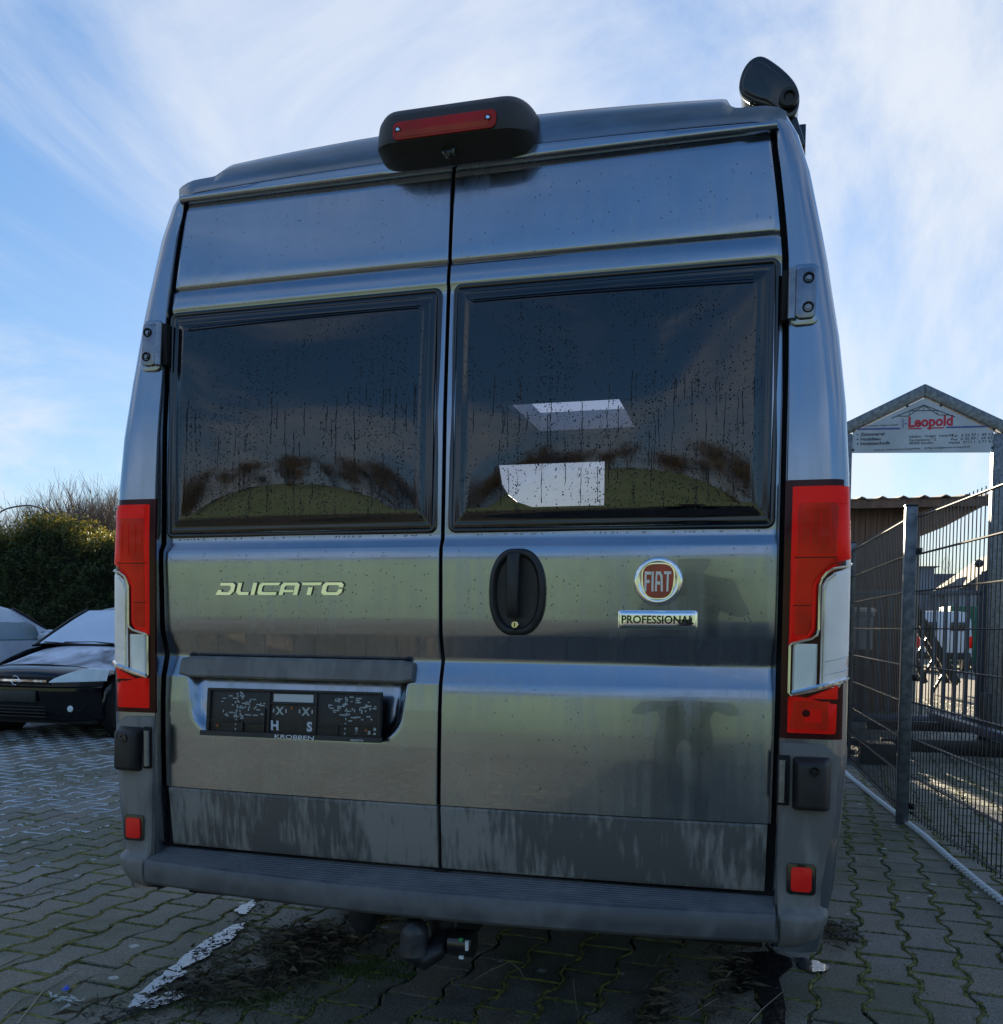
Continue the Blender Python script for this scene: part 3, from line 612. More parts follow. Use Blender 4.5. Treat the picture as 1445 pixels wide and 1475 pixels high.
for side in (-1, 1):
    tl = empty('tail_light', (0, 0, 0)); tl.parent = van
    Z = lambda a, b, n: [a+(b-a)*i/n for i in range(n+1)]
    db(ruled(MB(), Z(.964, 1.588, 24), F([(.96, .0), (1.6, .0)]), F([(.96, WR), (1.6, WR)]), .004, side, 18), 'lens_rim', M['maroon'], tl, angle=60)
    chA = [(1.072, .020), (1.191, .020), (1.207, .068), (1.227, .082), (1.334, .083), (1.359, .100), (1.377, .14), (1.40, WR)]
    # upper red lens: bright border then the deeper centre
    db(ruled(MB(), [1.192, 1.207, 1.227, 1.26, 1.334, 1.359, 1.377, 1.40, 1.45, 1.5, 1.55, 1.566, 1.572], F([(1.19, .015), (1.55, .017)]),
             F([(1.192, .02), (1.207, .066), (1.227, .078), (1.334, .079), (1.359, .098), (1.377, .138), (1.40, WR-.004), (1.566, WR-.004), (1.572, WR-.01)]), .008, side, 14), 'red_lens', M['red'], tl, angle=60)
    db(ruled(MB(), [1.216, 1.23, 1.26, 1.33, 1.350, 1.372, 1.39, 1.42, 1.48, 1.520, 1.528, 1.532], F([(1.21, .027), (1.52, .027), (1.532, .033)]),
             F([(1.216, .058), (1.23, .068), (1.33, .069), (1.35, .076), (1.372, .10), (1.39, .122), (1.52, .124), (1.532, .118)]), .0105, side, 12), 'deep_red_lens', M['deepred'], tl, angle=60)
    for zz in (1.285, 1.40, 1.405): db(ruled(MB(), [zz, zz+.0022], F([(1.2, .024)]), F([(1.2, .064), (1.33, .066), (1.39, .118), (1.53, .118)]), .0112, side, 10, back=False, rim=0), 'lens_line', M['maroon'] if zz != 1.405 else M['red'], tl)
    db(ruled(MB(), [1.53, 1.545, 1.558, 1.560], F([(1.5, .03)]), F([(1.5, .14)]), .0092, side, 10, back=False, rim=0), 'lens_line', M['red'], tl)
    # pale outer indicator lens
    db(ruled(MB(), [1.090, 1.12, 1.18, 1.24, 1.30, 1.335, 1.352, 1.366, 1.38], F([(1.09, .088), (1.335, .088), (1.352, .098), (1.366, .115), (1.38, .15)]), F([(1.06, .13), (1.09, .135), (1.12, .165), (1.14, WR-.01), (1.4, WR-.01)]), .0075, side, 12), 'indicator_lens', M['clear'], tl, angle=60)
    db(ruled(MB(), [1.078, 1.09, 1.13, 1.17, 1.190, 1.194], F([(1.07, .026), (1.194, .026)]), F([(1.078, .06), (1.09, .082), (1.194, .082)]), .009, side, 8), 'reversing_lens', M['paleclear'], tl, angle=60)
    db(MB().tube([psurf(a, b, .0095, side) for a, b in ((.094, 1.10), (.094, 1.20), (.094, 1.325), (.101, 1.345), (.118, 1.360))], .0016, 5), 'chrome_line', M['lensedge'], tl)
    for zz in (1.118, 1.150): db(MB().tube([psurf(a, zz+(a-.09)*.25, .0085, side) for a in (.100, .12, .14, .16)], .0011, 4), 'lens_line', M['paleclear'], tl)
    # small lamp cells behind the upper lens and a painted bulb glint in the lower one
    for kx in range(4): db(MB().tube([psurf(.038+.022*kx, 1.425, .0112, side), psurf(.038+.022*kx, 1.515, .0112, side)], .0009, 4), 'lens_line', M['red'], tl)
    db(ruled(MB(), [1.005, 1.012, 1.030, 1.036], F([(1, .052)]), F([(1, .100)]), .0118, side, 6), 'bulb_glint', M['red'], tl, angle=60)
    # pale chrome edge line that runs between red and clear
    line = [(.138, 1.379), (.112, 1.3735), (.098, 1.364), (.088, 1.350), (.0835, 1.334), (.0835, 1.228), (.080, 1.215), (.068, 1.206), (.022, 1.1935), (.018, 1.188), (.018, 1.075), (.022, 1.069), (.07, 1.080), (.13, 1.098), (.158, 1.112)]
    line = [(WR-.025, 1.388)] + line
    db(MB().tube([psurf(a, b, .010, side) for a, b in line], .0032, 6), 'chrome_line', M['lensedge'], tl)
    db(MB().tube([psurf(a, b, .007, side) for a, b in ((.026, 1.0725), (.07, 1.085), (.12, 1.100), (.15, 1.110))], .0075, 8), 'chrome_sill', M['chrome'], tl)
    # lower red lamp
    db(ruled(MB(), [.978, .985, 1.02, 1.05, 1.060, 1.066], F([(.97, .017), (1.07, .017)]), F([(.978, .126), (.985, .128), (1.05, .129), (1.066, .05)]), .008, side, 10), 'fog_lens', M['red'], tl, angle=60)
    db(ruled(MB(), [1.062, 1.075, 1.09, 1.098], F([(1.062, .05), (1.075, .082), (1.09, .118), (1.098, .125)]), F([(1.06, .131), (1.1, .131)]), .0078, side, 10), 'fog_lens', M['red'], tl, angle=60)
    db(ruled(MB(), [.988, .992, 1.02, 1.048, 1.056], F([(.97, .022), (1.056, .026)]), F([(.988, .115), (1.056, .112)]), .0105, side, 10), 'fog_lens_core', M['deepred'] if side > 0 else M['red'], tl, angle=60)
    if side > 0:
        p = psurf(.06, 1.027, .011, 1); db(MB().lathe([(.0, -.003), (.007, -.003), (.010, .001)], p, 'Y', 14), 'bulb', M['maroon'], tl)

# --- bumper: corner pieces and step
def corner(side):
    YB = [(.448, .0), (.452, -.030), (.47, -.050), (.50, -.056), (.53, -.058), (.538, -.054), (.552, -.034), (.56, -.030), (.60, -.028), (.75, -.026), (.93, -.018), (.952, -.012), (.958, .01)]
    XI = [(.448, .885), (.54, .882), (.60, .88), (.95, .878)]
    W_ = [(.448, .930), (.455, .955), (.475, .978), (.50, .992), (.53, 1.002), (.545, 1.000), (.56, .998), (.60, 1.004), (.75, 1.024), (.93, 1.040), (.952, 1.037), (.958, 1.02)]
    rows = []
    for z in [.448, .4505, .455, .463, .475, .50, .525, .533, .538, .545, .552, .558, .60, .65, .75, .85, .92, .94, .952, .958]:
        yb, xi, ww = ip(z, YB), ip(z, XI), ip(z, W_); rc = .07
        row = [(side*xi, yb+.10, z), (side*xi, yb+.006, z), (side*(xi+.006), yb, z)]
        for t_ in (.33, .66, 1): row.append((side*(xi+.006+(ww-rc-xi-.006)*t_), yb+.004*t_, z))
        for k in range(1, 9):
            a = math.pi/2*k/8; row.append((side*(ww-rc+rc*math.sin(a)), yb+.004+rc-rc*math.cos(a), z))
        row += [(side*(ww-.004), .3, z), (side*(ww-.01), .8, z)]
        rows.append(row)
    rows.append([(x*.99 if abs(x) > .95 else x, max(y, .02), .959) for x, y, z in rows[-1]])
    mb = MB(); mb.grid(rows, flip=side < 0); c_ = db(mb, 'bumper_corner', M['bumper'], van, angle=45)
    # reflector in its recess
    rx = side*(.932 if side > 0 else .992); xr = .934
    m_ = MB(); m_.prism(rrect(side*xr-.034, .588, side*xr+.034, .664, .010), -.004, to=lambda a, b, d: (a, -.0265+d, b)); db(m_, 'reflector_recess', M['blackgloss'], c_, bevel=.001)
    m_ = MB(); m_.prism(rrect(side*xr-.024, .596, side*xr+.024, .656, .009), -.005, to=lambda a, b, d: (a, -.0306+d, b)); db(m_, 'reflector', M['reflector'], c_, bevel=.0015)
    # parking sensor / bracket cover
    bx = .952*side
    m_ = MB(); m_.add([(bx-.047, -.012, .79), (bx+.047, -.012, .79), (bx+.047, -.012, .925), (bx-.047, -.012, .925), (bx-.03, -.058, .80), (bx+.03, -.058, .80), (bx+.03, -.055, .91), (bx-.03, -.055, .91)],
                      [(0,3,2,1),(4,5,6,7),(0,1,5,4),(1,2,6,5),(2,3,7,6),(3,0,4,7)]); sc_ = db(m_, 'hinge_cover', M['blackmatt'], van, bevel=.010, seg=3)
    m_ = MB(); m_.lathe([(.012, 0), (.0125, -.003), (.009, -.003), (.006, .001), (0, .001)], (bx+.004, -.0575, .893), 'Y', 16); db(m_, 'plug', M['blackgloss'], sc_)
    # lower door hinge
    m_ = MB(); m_.box((min(side*.872, side*.902), -.030, .803), (max(side*.872, side*.902), -.0245, .925)); db(m_, 'hinge_recess', M['gap'], van, bevel=.003)
    m_ = MB(); m_.tube([(side*.884, -.036, .812), (side*.884, -.036, .915)], .009, 12)
    for zz in (.835, .895): m_.lathe([(.0098, -.0012), (.0098, .0012)], (side*.884, -.036, zz), 'Z', 12)
    db(m_, 'lower_hinge', M['dullmetal'], van)
corner(-1); corner(1)
# upper hinges
for side in (-1, 1):
    zc = 2.04
    pk = MB(); yb = ip(zc, YP)
    pk.prism(rrect(side*.912-.034, zc-.076, side*.912+.034, zc+.076, .02), -.010, to=lambda a, b, d: (a, yb+.006+(b-zc)*.09+d, b)); pocket = db(pk, 'hinge_pocket', M['gap'] if False else M['paint'], van, bevel=.004)
    h = MB(); h.prism(rrect(side*.914-.024, zc-.062, side*.914+.024, zc+.062, .014), -.010, to=lambda a, b, d: (a, yb-.004+(b-zc)*.09+d, b)); hh = db(h, 'upper_hinge', M['dullmetal'], van, bevel=.003)
    for dz_ in (-.036, .036): db(MB().lathe([(.0135, 0), (.0135, -.002), (.010, -.0025), (.008, .002), (0, .002)], (side*.920, yb-.0145+dz_*.09, zc+dz_), 'Y', 16), 'bolt', M['gap'], hh)
    for dz_ in (-.036, .036): db(MB().lathe([(.0062, 0), (.0055, -.0035), (0, -.004)], (side*.920, yb-.0145+dz_*.09, zc+dz_), 'Y', 10), 'bolt', M['dullmetal'], hh)
    k = MB(); k.tube([(side*.882, yb-.010-.060*.09, zc-.062), (side*.882, yb-.010+.060*.09, zc+.062)], .0105, 14)
    for dz_ in (-.036, .036): k.lathe([(.0112, -.001), (.0112, .001)], (side*.882, yb-.010+dz_*.09, zc+dz_), 'Z', 14)
    db(k, 'hinge_barrel', M['dullmetal'], hh)
    k = MB(); k.box((min(side*.858, side*.874), yb-.008, zc-.06), (max(side*.858, side*.874), yb+.02, zc+.06)); db(k, 'hinge_arm', M['gap'], hh, bevel=.003)
# step
def ysf(x): return -.060-.074*(1-(x/.88)**2)
st = MB(); rows = []
for x in np.linspace(-.876, .876, 41):
    f0 = ysf(x)
    r_ = [(x, .10, .555), (x, .052, .556)]
    nr = 9
    for i in range(nr):
        y0 = .045+(f0+.020-.045)*i/nr; y1 = .045+(f0+.020-.045)*(i+.45)/nr; zt = .555-.012*i/nr
        r_ += [(x, y0, zt-.0035), (x, y0-.002, zt+.001), (x, y1, zt+.001), (x, y1-.002, zt-.0035)]
    r_ += [(x, f0+.016, .5445), (x, f0+.005, .5415), (x, f0, .534), (x, f0-.003, .50), (x, f0+.002, .48), (x, f0+.014, .470), (x, f0+.06, .466), (x, .3, .47)]
    rows.append(r_)
st.grid(rows); db(st, 'rear_step', dirty_plastic('step_plastic', (.080, .085, .095), (.15, .152, .158), streak=(20, 20, 20), lo=.44, hi=.6, rough=.36), van, angle=30)
un = MB(); un.box((-.85, .12, .40), (.85, 5.0, .56)); db(un, 'underbody', M['gap'], van, smooth=False)
# wheels (mostly hidden under the body)
for sx in (-1, 1):
    for wy in (1.75, 5.05):
        tw = MB().lathe([(.19, -.10), (.30, -.11), (.335, -.09), (.34, 0), (.335, .09), (.30, .11), (.19, .10)], (sx*.93, wy, .34), 'X', 32); ty = db(tw, 'wheel', mat('tyre_rubber', (.018, .018, .019), .8), van)
        db(MB().lathe([(0, sx*.07), (.15, sx*.06), (.19, sx*.09), (.195, -sx*.09)], (sx*.93, wy, .34), 'X', 24), 'rim', M['dullmetal'], ty)
        db(MB().lathe([(0, -sx*.004), (.375, 0), (.385, sx*.010), (.42, sx*.010), (.425, -sx*.004)], (sx*1.034, wy, .42), 'X', 40), 'wheel_arch', M['blackmatt'], van)
        db(MB().lathe([(.19, sx*.10), (.30, sx*.115), (.335, sx*.09), (.33, sx*.06)], (sx*.955, wy, .34), 'X', 32), 'tyre_wall', M['blackmatt'], ty)
# tow bar
tb = empty('tow_bar', (0, 0, 0)); tb.parent = van
db(MB().lathe([(0, -.02), (.045, -.02), (.048, .02), (0, .02)], (.015, .02, .435), 'Z', 18), 'flange', M['darksteel'], tb)
db(MB().tube([(.025, .05, .43), (.022, .0, .395), (.008, -.05, .362), (-.018, -.078, .345), (-.034, -.08, .355), (-.038, -.08, .39)], .030, 14), 'tow_hook', M['darksteel'], tb)
db(MB().lathe([(.038, -.028), (.041, -.026), (.037, .0), (.037, .030), (.034, .046), (.022, .062), (0, .067)], (-.038, -.08, .388), 'Z', 20), 'ball_cap', mat('worn_grey_cap', (.05, .055, .068), .3, .2, col2=(.025, .024, .024), vscale=25), tb)
db(MB().box((-.02, -.01, .34), (.06, .25, .45)), 'mount', M['darksteel'], tb, bevel=.01)
db(MB().lathe([(0, -.015), (.034, -.015), (.036, .0), (.036, .05), (0, .05)], (.062, -.03, .385), 'X', 18), 'socket', M['blackgloss'], tb)
db(MB().box((.10, -.072, .38), (.108, -.064, .405)).box((.082, -.069, .355), (.094, -.062, .363)), 'sticker', M['white'], tb, smooth=False)
db(MB().box((.082, -.069, .402), (.092, -.062, .410)), 'sticker', mat('green_mark', (.05, .35, .1), .5), tb, smooth=False)
db(MB().lathe([(.022, -.06), (.034, -.045), (.044, -.01), (.046, .04), (.04, .06)], (-.225, .02, .430), 'Z', 10), 'exhaust_tip', M['darksteel'], van)

# --- third brake light and camera housing on the roof edge
hs_ = MB(); rows = []; cx0 = .015; half = .218
prof = [(.34, 2.610), (.20, 2.625), (.10, 2.620), (.03, 2.605), (-.005, 2.586), (-.022, 2.566), (-.030, 2.54), (-.036, 2.50), (-.034, 2.490), (-.024, 2.486), (.004, 2.474), (.035, 2.465), (.08, 2.462), (.10, 2.465), (.20, 2.47), (.34, 2.47)]
for i in range(41):
    t_ = -1+2*i/40; tt = math.sin(t_*math.pi/2); xx_ = half*tt; s_ = math.sqrt(max(0, 1-(max(0, abs(xx_)-(half-.075))/.075)**2)); cyy, czz = .20, 2.535
    rows.append([(cx0+half*tt, cyy+(y-cyy)*(.55+.45*s_) if y < cyy else y, czz+(z-czz)*(.40+.60*s_)) for y, z in prof])
hs_.grid(rows); hs_.add(rows[0], [tuple(range(len(prof)))]); hs_.add(rows[-1], [tuple(range(len(prof)-1, -1, -1))])
hous = db(hs_, 'brake_light_housing', mat('textured_black_housing', (.026, .024, .024), .5, bump=.3, bscale=350), van, angle=32)
def hy(z): return -.030 - .004*(2.54-z)/.04 if z < 2.54 else -.030 + (z-2.54)*.23
m_ = MB(); m_.prism([(x, z) for x, z in rrect(cx0-.143, 2.492, cx0+.137, 2.541, .016)], -.006, to=lambda a, b, d: (a, hy(b)-.001+d, b)); db(m_, 'brake_lens', M['thirdlens'], hous, bevel=.002)
m_ = MB(); m_.box((cx0-.13, -.0420, 2.498), (cx0+.118, -.0405, 2.512)); db(m_, 'amber_strip', lens('amber_strip', (.45, .06, .02)), hous, smooth=False)
for a in (cx0-.128, cx0+.116): db(MB().lathe([(.0055, 0), (.004, -.0025), (0, -.0025)], (a, -.0415, 2.518), 'Y', 10), 'screw', M['chrome'], hous)
for a in (cx0-.128, cx0+.116): db(MB().lathe([(.008, 0), (.008, -.0012), (.0055, -.0012)], (a, -.0405, 2.518), 'Y', 12), 'screw_cup', M['gap'], hous)
m_ = MB(); m_.lathe([(.020, .006), (.019, -.006), (.013, -.009), (.010, -.004), (0, -.004)], (.012, .006, 2.474), 'Y', 20); m_.v = [(x, y*1 + (z-2.45)*-.0, z) for x, y, z in m_.v]; db(m_, 'camera', M['blackgloss'], hous)

# --- awning case along the right roof edge
aw = MB(); ap = [(.745, 2.72), (.742, 2.80), (.755, 2.845), (.785, 2.875), (.805, 2.872), (.835, 2.845), (.880, 2.80), (.90, 2.765), (.903, 2.735), (.893, 2.70), (.875, 2.685), (.84, 2.69), (.80, 2.705), (.77, 2.715)]
def smooth_loop(p, n=4):
    r_ = []; m = len(p)
    for i in range(m):
        a, b, c, d = [Vector(p[(i+k) % m]) for k in (-1, 0, 1, 2)]
        for k in range(n): t = k/n; q = .5*((2*b)+(-a+c)*t+(2*a-5*b+4*c-d)*t*t+(-a+3*b-3*c+d)*t**3); r_.append((q.x, q.y))
    return r_
ap = smooth_loop([(.744, 2.79), (.747, 2.835), (.768, 2.868), (.800, 2.877), (.838, 2.852), (.878, 2.812), (.900, 2.775), (.904, 2.735), (.890, 2.703), (.865, 2.705), (.83, 2.735), (.78, 2.758)])
aw.prism(ap, 3.4, to=lambda a, b, d: (a, .52+d, b)); awn = db(aw, 'awning', mat('anthracite_awning', (.03, .03, .035), .25, .5, coat=.3), van)
m_ = MB(); m_.prism([(.736+(a-.742)*1.04, 2.68+(b-2.685)*1.05) for a, b in ap], .03, to=lambda a, b, d: (a, .49+d, b)); db(m_, 'end_cap', M['blackgloss'], awn, bevel=.006, seg=3)
m_ = MB(); m_.prism([(.800+(a-.81)*.80, 2.80+(b-2.80)*.80) for a, b in ap], -.012, to=lambda a, b, d: (a, .494+d, b)); db(m_, 'end_cap_boss', M['blackgloss'], awn, bevel=.004, seg=3)
db(MB().lathe([(.028, -.014), (.026, -.026), (.016, -.028), (.012, -.018), (0, -.018)], (.876, .488, 2.742), 'Y', 20), 'crank_socket', M['blackmatt'], awn)
m_ = MB()
for k in range(4): m_.box((.748+.028*k, .53, 2.56), (.762+.028*k, .60, 2.765))
m_.box((.80, .62, 2.56), (.93, .66, 2.74)); m_.prism([(.86, 2.60), (.925, 2.62), (.90, 2.70), (.86, 2.72)], .06, to=lambda a, b, d: (a, .50+d, b)); m_.box((.74, 1.9, 2.55), (.90, 2.0, 2.70)); m_.box((.74, 3.6, 2.55), (.90, 3.7, 2.70)); db(m_, 'bracket', M['blackgloss'], awn, bevel=.003)

# ================================================================== GROUND
gmat = mat('moss_and_sand_bed', (.040, .040, .030), .8, col2=(.10, .11, .03), vscale=14, lo=.42, hi=.6, bump=.6, bscale=120)
def ground_material():
    m = gmat; t = m.node_tree; b = t.nodes['Principled BSDF']; N_ = t.nodes; K = t.links
    old = b.inputs['Base Color'].links[0].from_socket
    g = N_.new('ShaderNodeNewGeometry'); sp = N_.new('ShaderNodeSeparateXYZ'); K.new(g.outputs['Position'], sp.inputs[0])
    # frost lies in the joints of the open ground left of the van
    mr = N_.new('ShaderNodeMapRange'); mr.inputs['From Min'].default_value = -2.1; mr.inputs['From Max'].default_value = -4.2; K.new(sp.outputs['X'], mr.inputs['Value'])
    nn = N_.new('ShaderNodeTexNoise'); nn.inputs['Scale'].default_value = 1.6; nn.inputs['Detail'].default_value = 5; K.new(g.outputs['Position'], nn.inputs['Vector'])
    m2 = N_.new('ShaderNodeMapRange'); m2.inputs['From Min'].default_value = .38; m2.inputs['From Max'].default_value = .58; K.new(nn.outputs[0], m2.inputs['Value'])
    mu = N_.new('ShaderNodeMath'); mu.operation = 'MULTIPLY'; K.new(mr.outputs[0], mu.inputs[0]); K.new(m2.outputs[0], mu.inputs[1])
    mx = N_.new('ShaderNodeMix'); mx.data_type = 'RGBA'; K.new(mu.outputs[0], mx.inputs['Factor']); K.new(old, mx.inputs['A']); mx.inputs['B'].default_value = (.62, .68, .76, 1)
    K.new(mx.outputs['Result'], b.inputs['Base Color'])
ground_material()
gd = MB(); gd.add([(-400, -400, -.012), (400, -400, -.012), (400, 500, -.012), (-400, 500, -.012)], [(0, 1, 2, 3)])
ground = gd.build('ground', mat('worn_yard_surface', (.20, .18, .15), .75, col2=(.13, .12, .10), vscale=1.4, lo=.4, hi=.6, bump=.5, bscale=30), smooth=False); ground['kind'] = 'structure'
bed = MB(); bed.add([(-17, -6.5, -.008), (5.6, -6.5, -.008), (5.6, 15.8, -.008), (-17, 15.8, -.008)], [(0, 1, 2, 3)])
pav = bed.build('pavement', gmat, smooth=False); pav['kind'] = 'structure'
# interlocking wave-sided pavers
PW, PL, ROT = .168, .277, R(-4)
cr_, sr_ = math.cos(ROT), math.sin(ROT); ORG = (1.33, 1.49)
def paver_outline(g=.006):
    a = PW/2; w1 = .014
    right = [(a+w1-g, -PL/2+g), (a+w1-g, -PL*.36), (a-w1-g, -PL*.14), (a-w1-g, PL*.14), (a+w1-g, PL*.36), (a+w1-g, PL/2-g)]
    left = [(-x, y) for x, y in reversed(right)]
    return right + left
OUT = paver_outline()
def paver_geo(mb, cx, cy, dz=0, tx=0, ty=0, bev=.005):
    pts = OUT; n = len(pts)
    def tf(x, y, z): 
        X = cx + x*cr_ - y*sr_; Y = cy + x*sr_ + y*cr_; return (X, Y, z + tx*x + ty*y + dz)
    vs = [tf(x, y, -.010) for x, y in pts] + [tf(x, y, -.0035) for x, y in pts] + [tf(x*(1-bev/(PW/2)), y*(1-bev/(PL/2)), 0) for x, y in pts]
    fs = [(i, (i+1) % n, (i+1) % n+n, i+n) for i in range(n)] + [(i+n, (i+1) % n+n, (i+1) % n+2*n, i+2*n) for i in range(n)] + [tuple(range(2*n, 3*n))]
    mb.add(vs, fs)
def paver_mat(name, c1_, c2_, island=True):
    m = mat(name, c1_, .55, col2=c2_, vscale=9, lo=.28, hi=.70, bump=.8, bscale=170, detail=12, rvar=.22); t = m.node_tree; b = t.nodes['Principled BSDF']; N_ = t.nodes; K = t.links
    old = b.inputs['Base Color'].links[0].from_socket; g = N_.new('ShaderNodeNewGeometry')
    for n in list(N_):
        if n.bl_idname == 'ShaderNodeMapping': K.new(g.outputs['Position'], n.inputs[0])
    nm = N_.new('ShaderNodeTexNoise'); nm.inputs['Scale'].default_value = .9; nm.inputs['Detail'].default_value = 6; K.new(g.outputs['Position'], nm.inputs['Vector'])
    mm = N_.new('ShaderNodeMapRange'); mm.inputs['From Min'].default_value = .42; mm.inputs['From Max'].default_value = .60; mm.inputs['To Max'].default_value = .80; K.new(nm.outputs[0], mm.inputs['Value'])
    x1 = N_.new('ShaderNodeMix'); x1.data_type = 'RGBA'; K.new(mm.outputs[0], x1.inputs['Factor']); K.new(old, x1.inputs['A']); x1.inputs['B'].default_value = (.085, .095, .050, 1)
    # pale lichen spots
    v = N_.new('ShaderNodeTexVoronoi'); v.inputs['Scale'].default_value = 7; K.new(g.outputs['Position'], v.inputs['Vector'])
    nd = N_.new('ShaderNodeTexNoise'); nd.inputs['Scale'].default_value = 25; K.new(g.outputs['Position'], nd.inputs['Vector'])
    ad = N_.new('ShaderNodeMath'); ad.operation = 'MULTIPLY_ADD'; K.new(nd.outputs[0], ad.inputs[0]); ad.inputs[1].default_value = .12; K.new(v.outputs['Distance'], ad.inputs[2])
    sp = N_.new('ShaderNodeMapRange'); sp.inputs['From Min'].default_value = .205; sp.inputs['From Max'].default_value = .17; K.new(ad.outputs[0], sp.inputs['Value'])
    hsn = N_.new('ShaderNodeSeparateColor'); K.new(v.outputs['Color'], hsn.inputs[0]); gt = N_.new('ShaderNodeMath'); gt.operation = 'GREATER_THAN'; gt.inputs[1].default_value = .45; K.new(hsn.outputs[0], gt.inputs[0])
    mu = N_.new('ShaderNodeMath'); mu.operation = 'MULTIPLY'; K.new(sp.outputs[0], mu.inputs[0]); K.new(gt.outputs[0], mu.inputs[1])
    mu2 = N_.new('ShaderNodeMath'); mu2.operation = 'MULTIPLY'; K.new(mu.outputs[0], mu2.inputs[0]); mu2.inputs[1].default_value = .8
    x2 = N_.new('ShaderNodeMix'); x2.data_type = 'RGBA'; K.new(mu2.outputs[0], x2.inputs['Factor']); K.new(x1.outputs['Result'], x2.inputs['A']); x2.inputs['B'].default_value = (.48, .51, .49, 1)
    sn = N_.new('ShaderNodeTexNoise'); sn.inputs['Scale'].default_value = 95; sn.inputs['Detail'].default_value = 7; sn.inputs['Roughness'].default_value = .75; K.new(g.outputs['Position'], sn.inputs['Vector'])
    sr = N_.new('ShaderNodeMapRange'); sr.inputs['From Min'].default_value = .36; sr.inputs['From Max'].default_value = .64; sr.inputs['To Min'].default_value = .45; sr.inputs['To Max'].default_value = 1.45; K.new(sn.outputs[0], sr.inputs['Value'])
    vm = N_.new('ShaderNodeVectorMath'); vm.operation = 'SCALE'; K.new(x2.outputs['Result'], vm.inputs[0]); K.new(sr.outputs[0], vm.inputs['Scale'])
    K.new(vm.outputs[0], b.inputs['Base Color']); return m
PM = [paver_mat('damp_concrete_paver', (.125, .118, .100), (.29, .27, .235)), paver_mat('darker_concrete_paver', (.095, .092, .078), (.235, .222, .19)), paver_mat('warm_concrete_paver', (.14, .118, .092), (.30, .26, .205))]
cells = []
for i in range(-125, 40):
    for j in range(-45, 70):
        x = i*PW; y = j*PL + (PL/2 if i % 2 else 0); X = ORG[0]+x*cr_-y*sr_; Y = ORG[1]+x*sr_+y*cr_
        if not (-16.5 < X < 5.4 and -6.2 < Y < 15.4): continue
        d = Vector((X, Y, 0)) - Vector(CAM); fw = d.dot(f_); big = 0
        if fw > .5:
            px = 722.5 + 1335.8*d.dot(rt)/fw; py = 737.5+222.5-1335.8*d.dot(up)/fw
            vis = -60 < px < 1500 and py < 1540
            if vis and -1.0 < X < 1.0 and Y > .6: vis = False
            if vis and 240 < px < 1110 and py < 1290: vis = False
            if vis: big = 1/fw
        cells.append((big, X, Y))
cells.sort(key=lambda c: -c[0])
base_pavers = []
for k, pm in enumerate(PM):
    mb = MB(); paver_geo(mb, 0, 0); me = bpy.data.meshes.new('paver'); me.from_pydata(mb.v, [], mb.f); me.materials.append(pm); base_pavers.append(me)
rnd = random.Random(3)
for big, X, Y in cells[:300]:
    o = bpy.data.objects.new('paver', base_pavers[rnd.choice((0, 0, 1, 1, 2))]); COL.objects.link(o); o.parent = pav
    o.location = (X, Y, rnd.uniform(-.002, .002)); o.rotation_euler = (rnd.gauss(0, .008), rnd.gauss(0, .008), rnd.gauss(0, .006))
far = [MB(), MB(), MB()]
for big, X, Y in cells[300:]: paver_geo(far[rnd.choice((0, 0, 1, 1, 2))], X, Y, rnd.uniform(-.002, .002), rnd.gauss(0, .008), rnd.gauss(0, .008))
me = bpy.data.meshes.new('paver'); vs = []; fs = []; mi = []
for k, mb in enumerate(far):
    o_ = len(vs); vs += mb.v; fs += [tuple(i+o_ for i in q) for q in mb.f]; mi += [k]*len(mb.f)
me.from_pydata(vs, [], fs); [me.materials.append(q) for q in PM]; me.polygons.foreach_set('material_index', np.array(mi, dtype=np.int32))
o = bpy.data.objects.new('paver', me); COL.objects.link(o); o.parent = pav; o['kind'] = 'stuff'

# moss lumps and crumbs sitting in the joints near the camera
def crumbs(name, n, area, size, m, label, cat='ground cover', seed=1, flat=.6, dens=None, z0=0):
    rn = random.Random(seed); mb = MB(); c_ = 0; tries = 0
    while c_ < n and tries < n*30:
        tries += 1; x, y = rn.uniform(area[0], area[1]), rn.uniform(area[2], area[3])
        if dens and rn.random() > dens(x, y): continue
        s_ = rn.uniform(*size); h = s_*flat; a0 = rn.uniform(0, 6); k = 5
        ring = [(x+s_*rn.uniform(.6, 1)*math.cos(a0+2*math.pi*i/k), y+s_*rn.uniform(.6, 1)*math.sin(a0+2*math.pi*i/k), z0-.004) for i in range(k)]
        mb.add(ring+[(x+s_*.2*rn.uniform(-1, 1), y+s_*.2*rn.uniform(-1, 1), z0+h)], [(i, (i+1) % k, k) for i in range(k)]); c_ += 1
    o = mb.build(name, m, smooth=False, fix=False); tag(o, label, cat, kind='stuff'); return o
def jointness(x, y, k=1):
    dx_, dy_ = x-ORG[0], y-ORG[1]; u = (dx_*cr_+dy_*sr_)/PW; v = (-dx_*sr_+dy_*cr_)/PL
    i = round(u); vv = v-(.5 if i % 2 else 0); wave = .083*(1 if abs(((vv+.5) % 1)-.5) > .25 else -1)
    du = abs(abs(u-i)-.5-wave*1); dv = abs(((vv) % 1)-.5)
    return 1 if (du*PW < .012*k or dv*PL < .010*k) else 0
M['moss'] = mat('joint_moss', (.055, .062, .020), .9, col2=(.22, .21, .055), vscale=28)
crumbs('moss', 26000, (-3.4, 2.6, -.6, 4.0), (.004, .010), M['moss'], 'yellow-green moss growing in the joints of the pavers around the van', 'moss', 2, .55,
       lambda x, y: (1 if jointness(x, y) else 0)*(1 if noisef(x, y, 3, 1.3) > -.12 else .1)*(0 if abs(x) < 1.0 and y > .7 else 1))
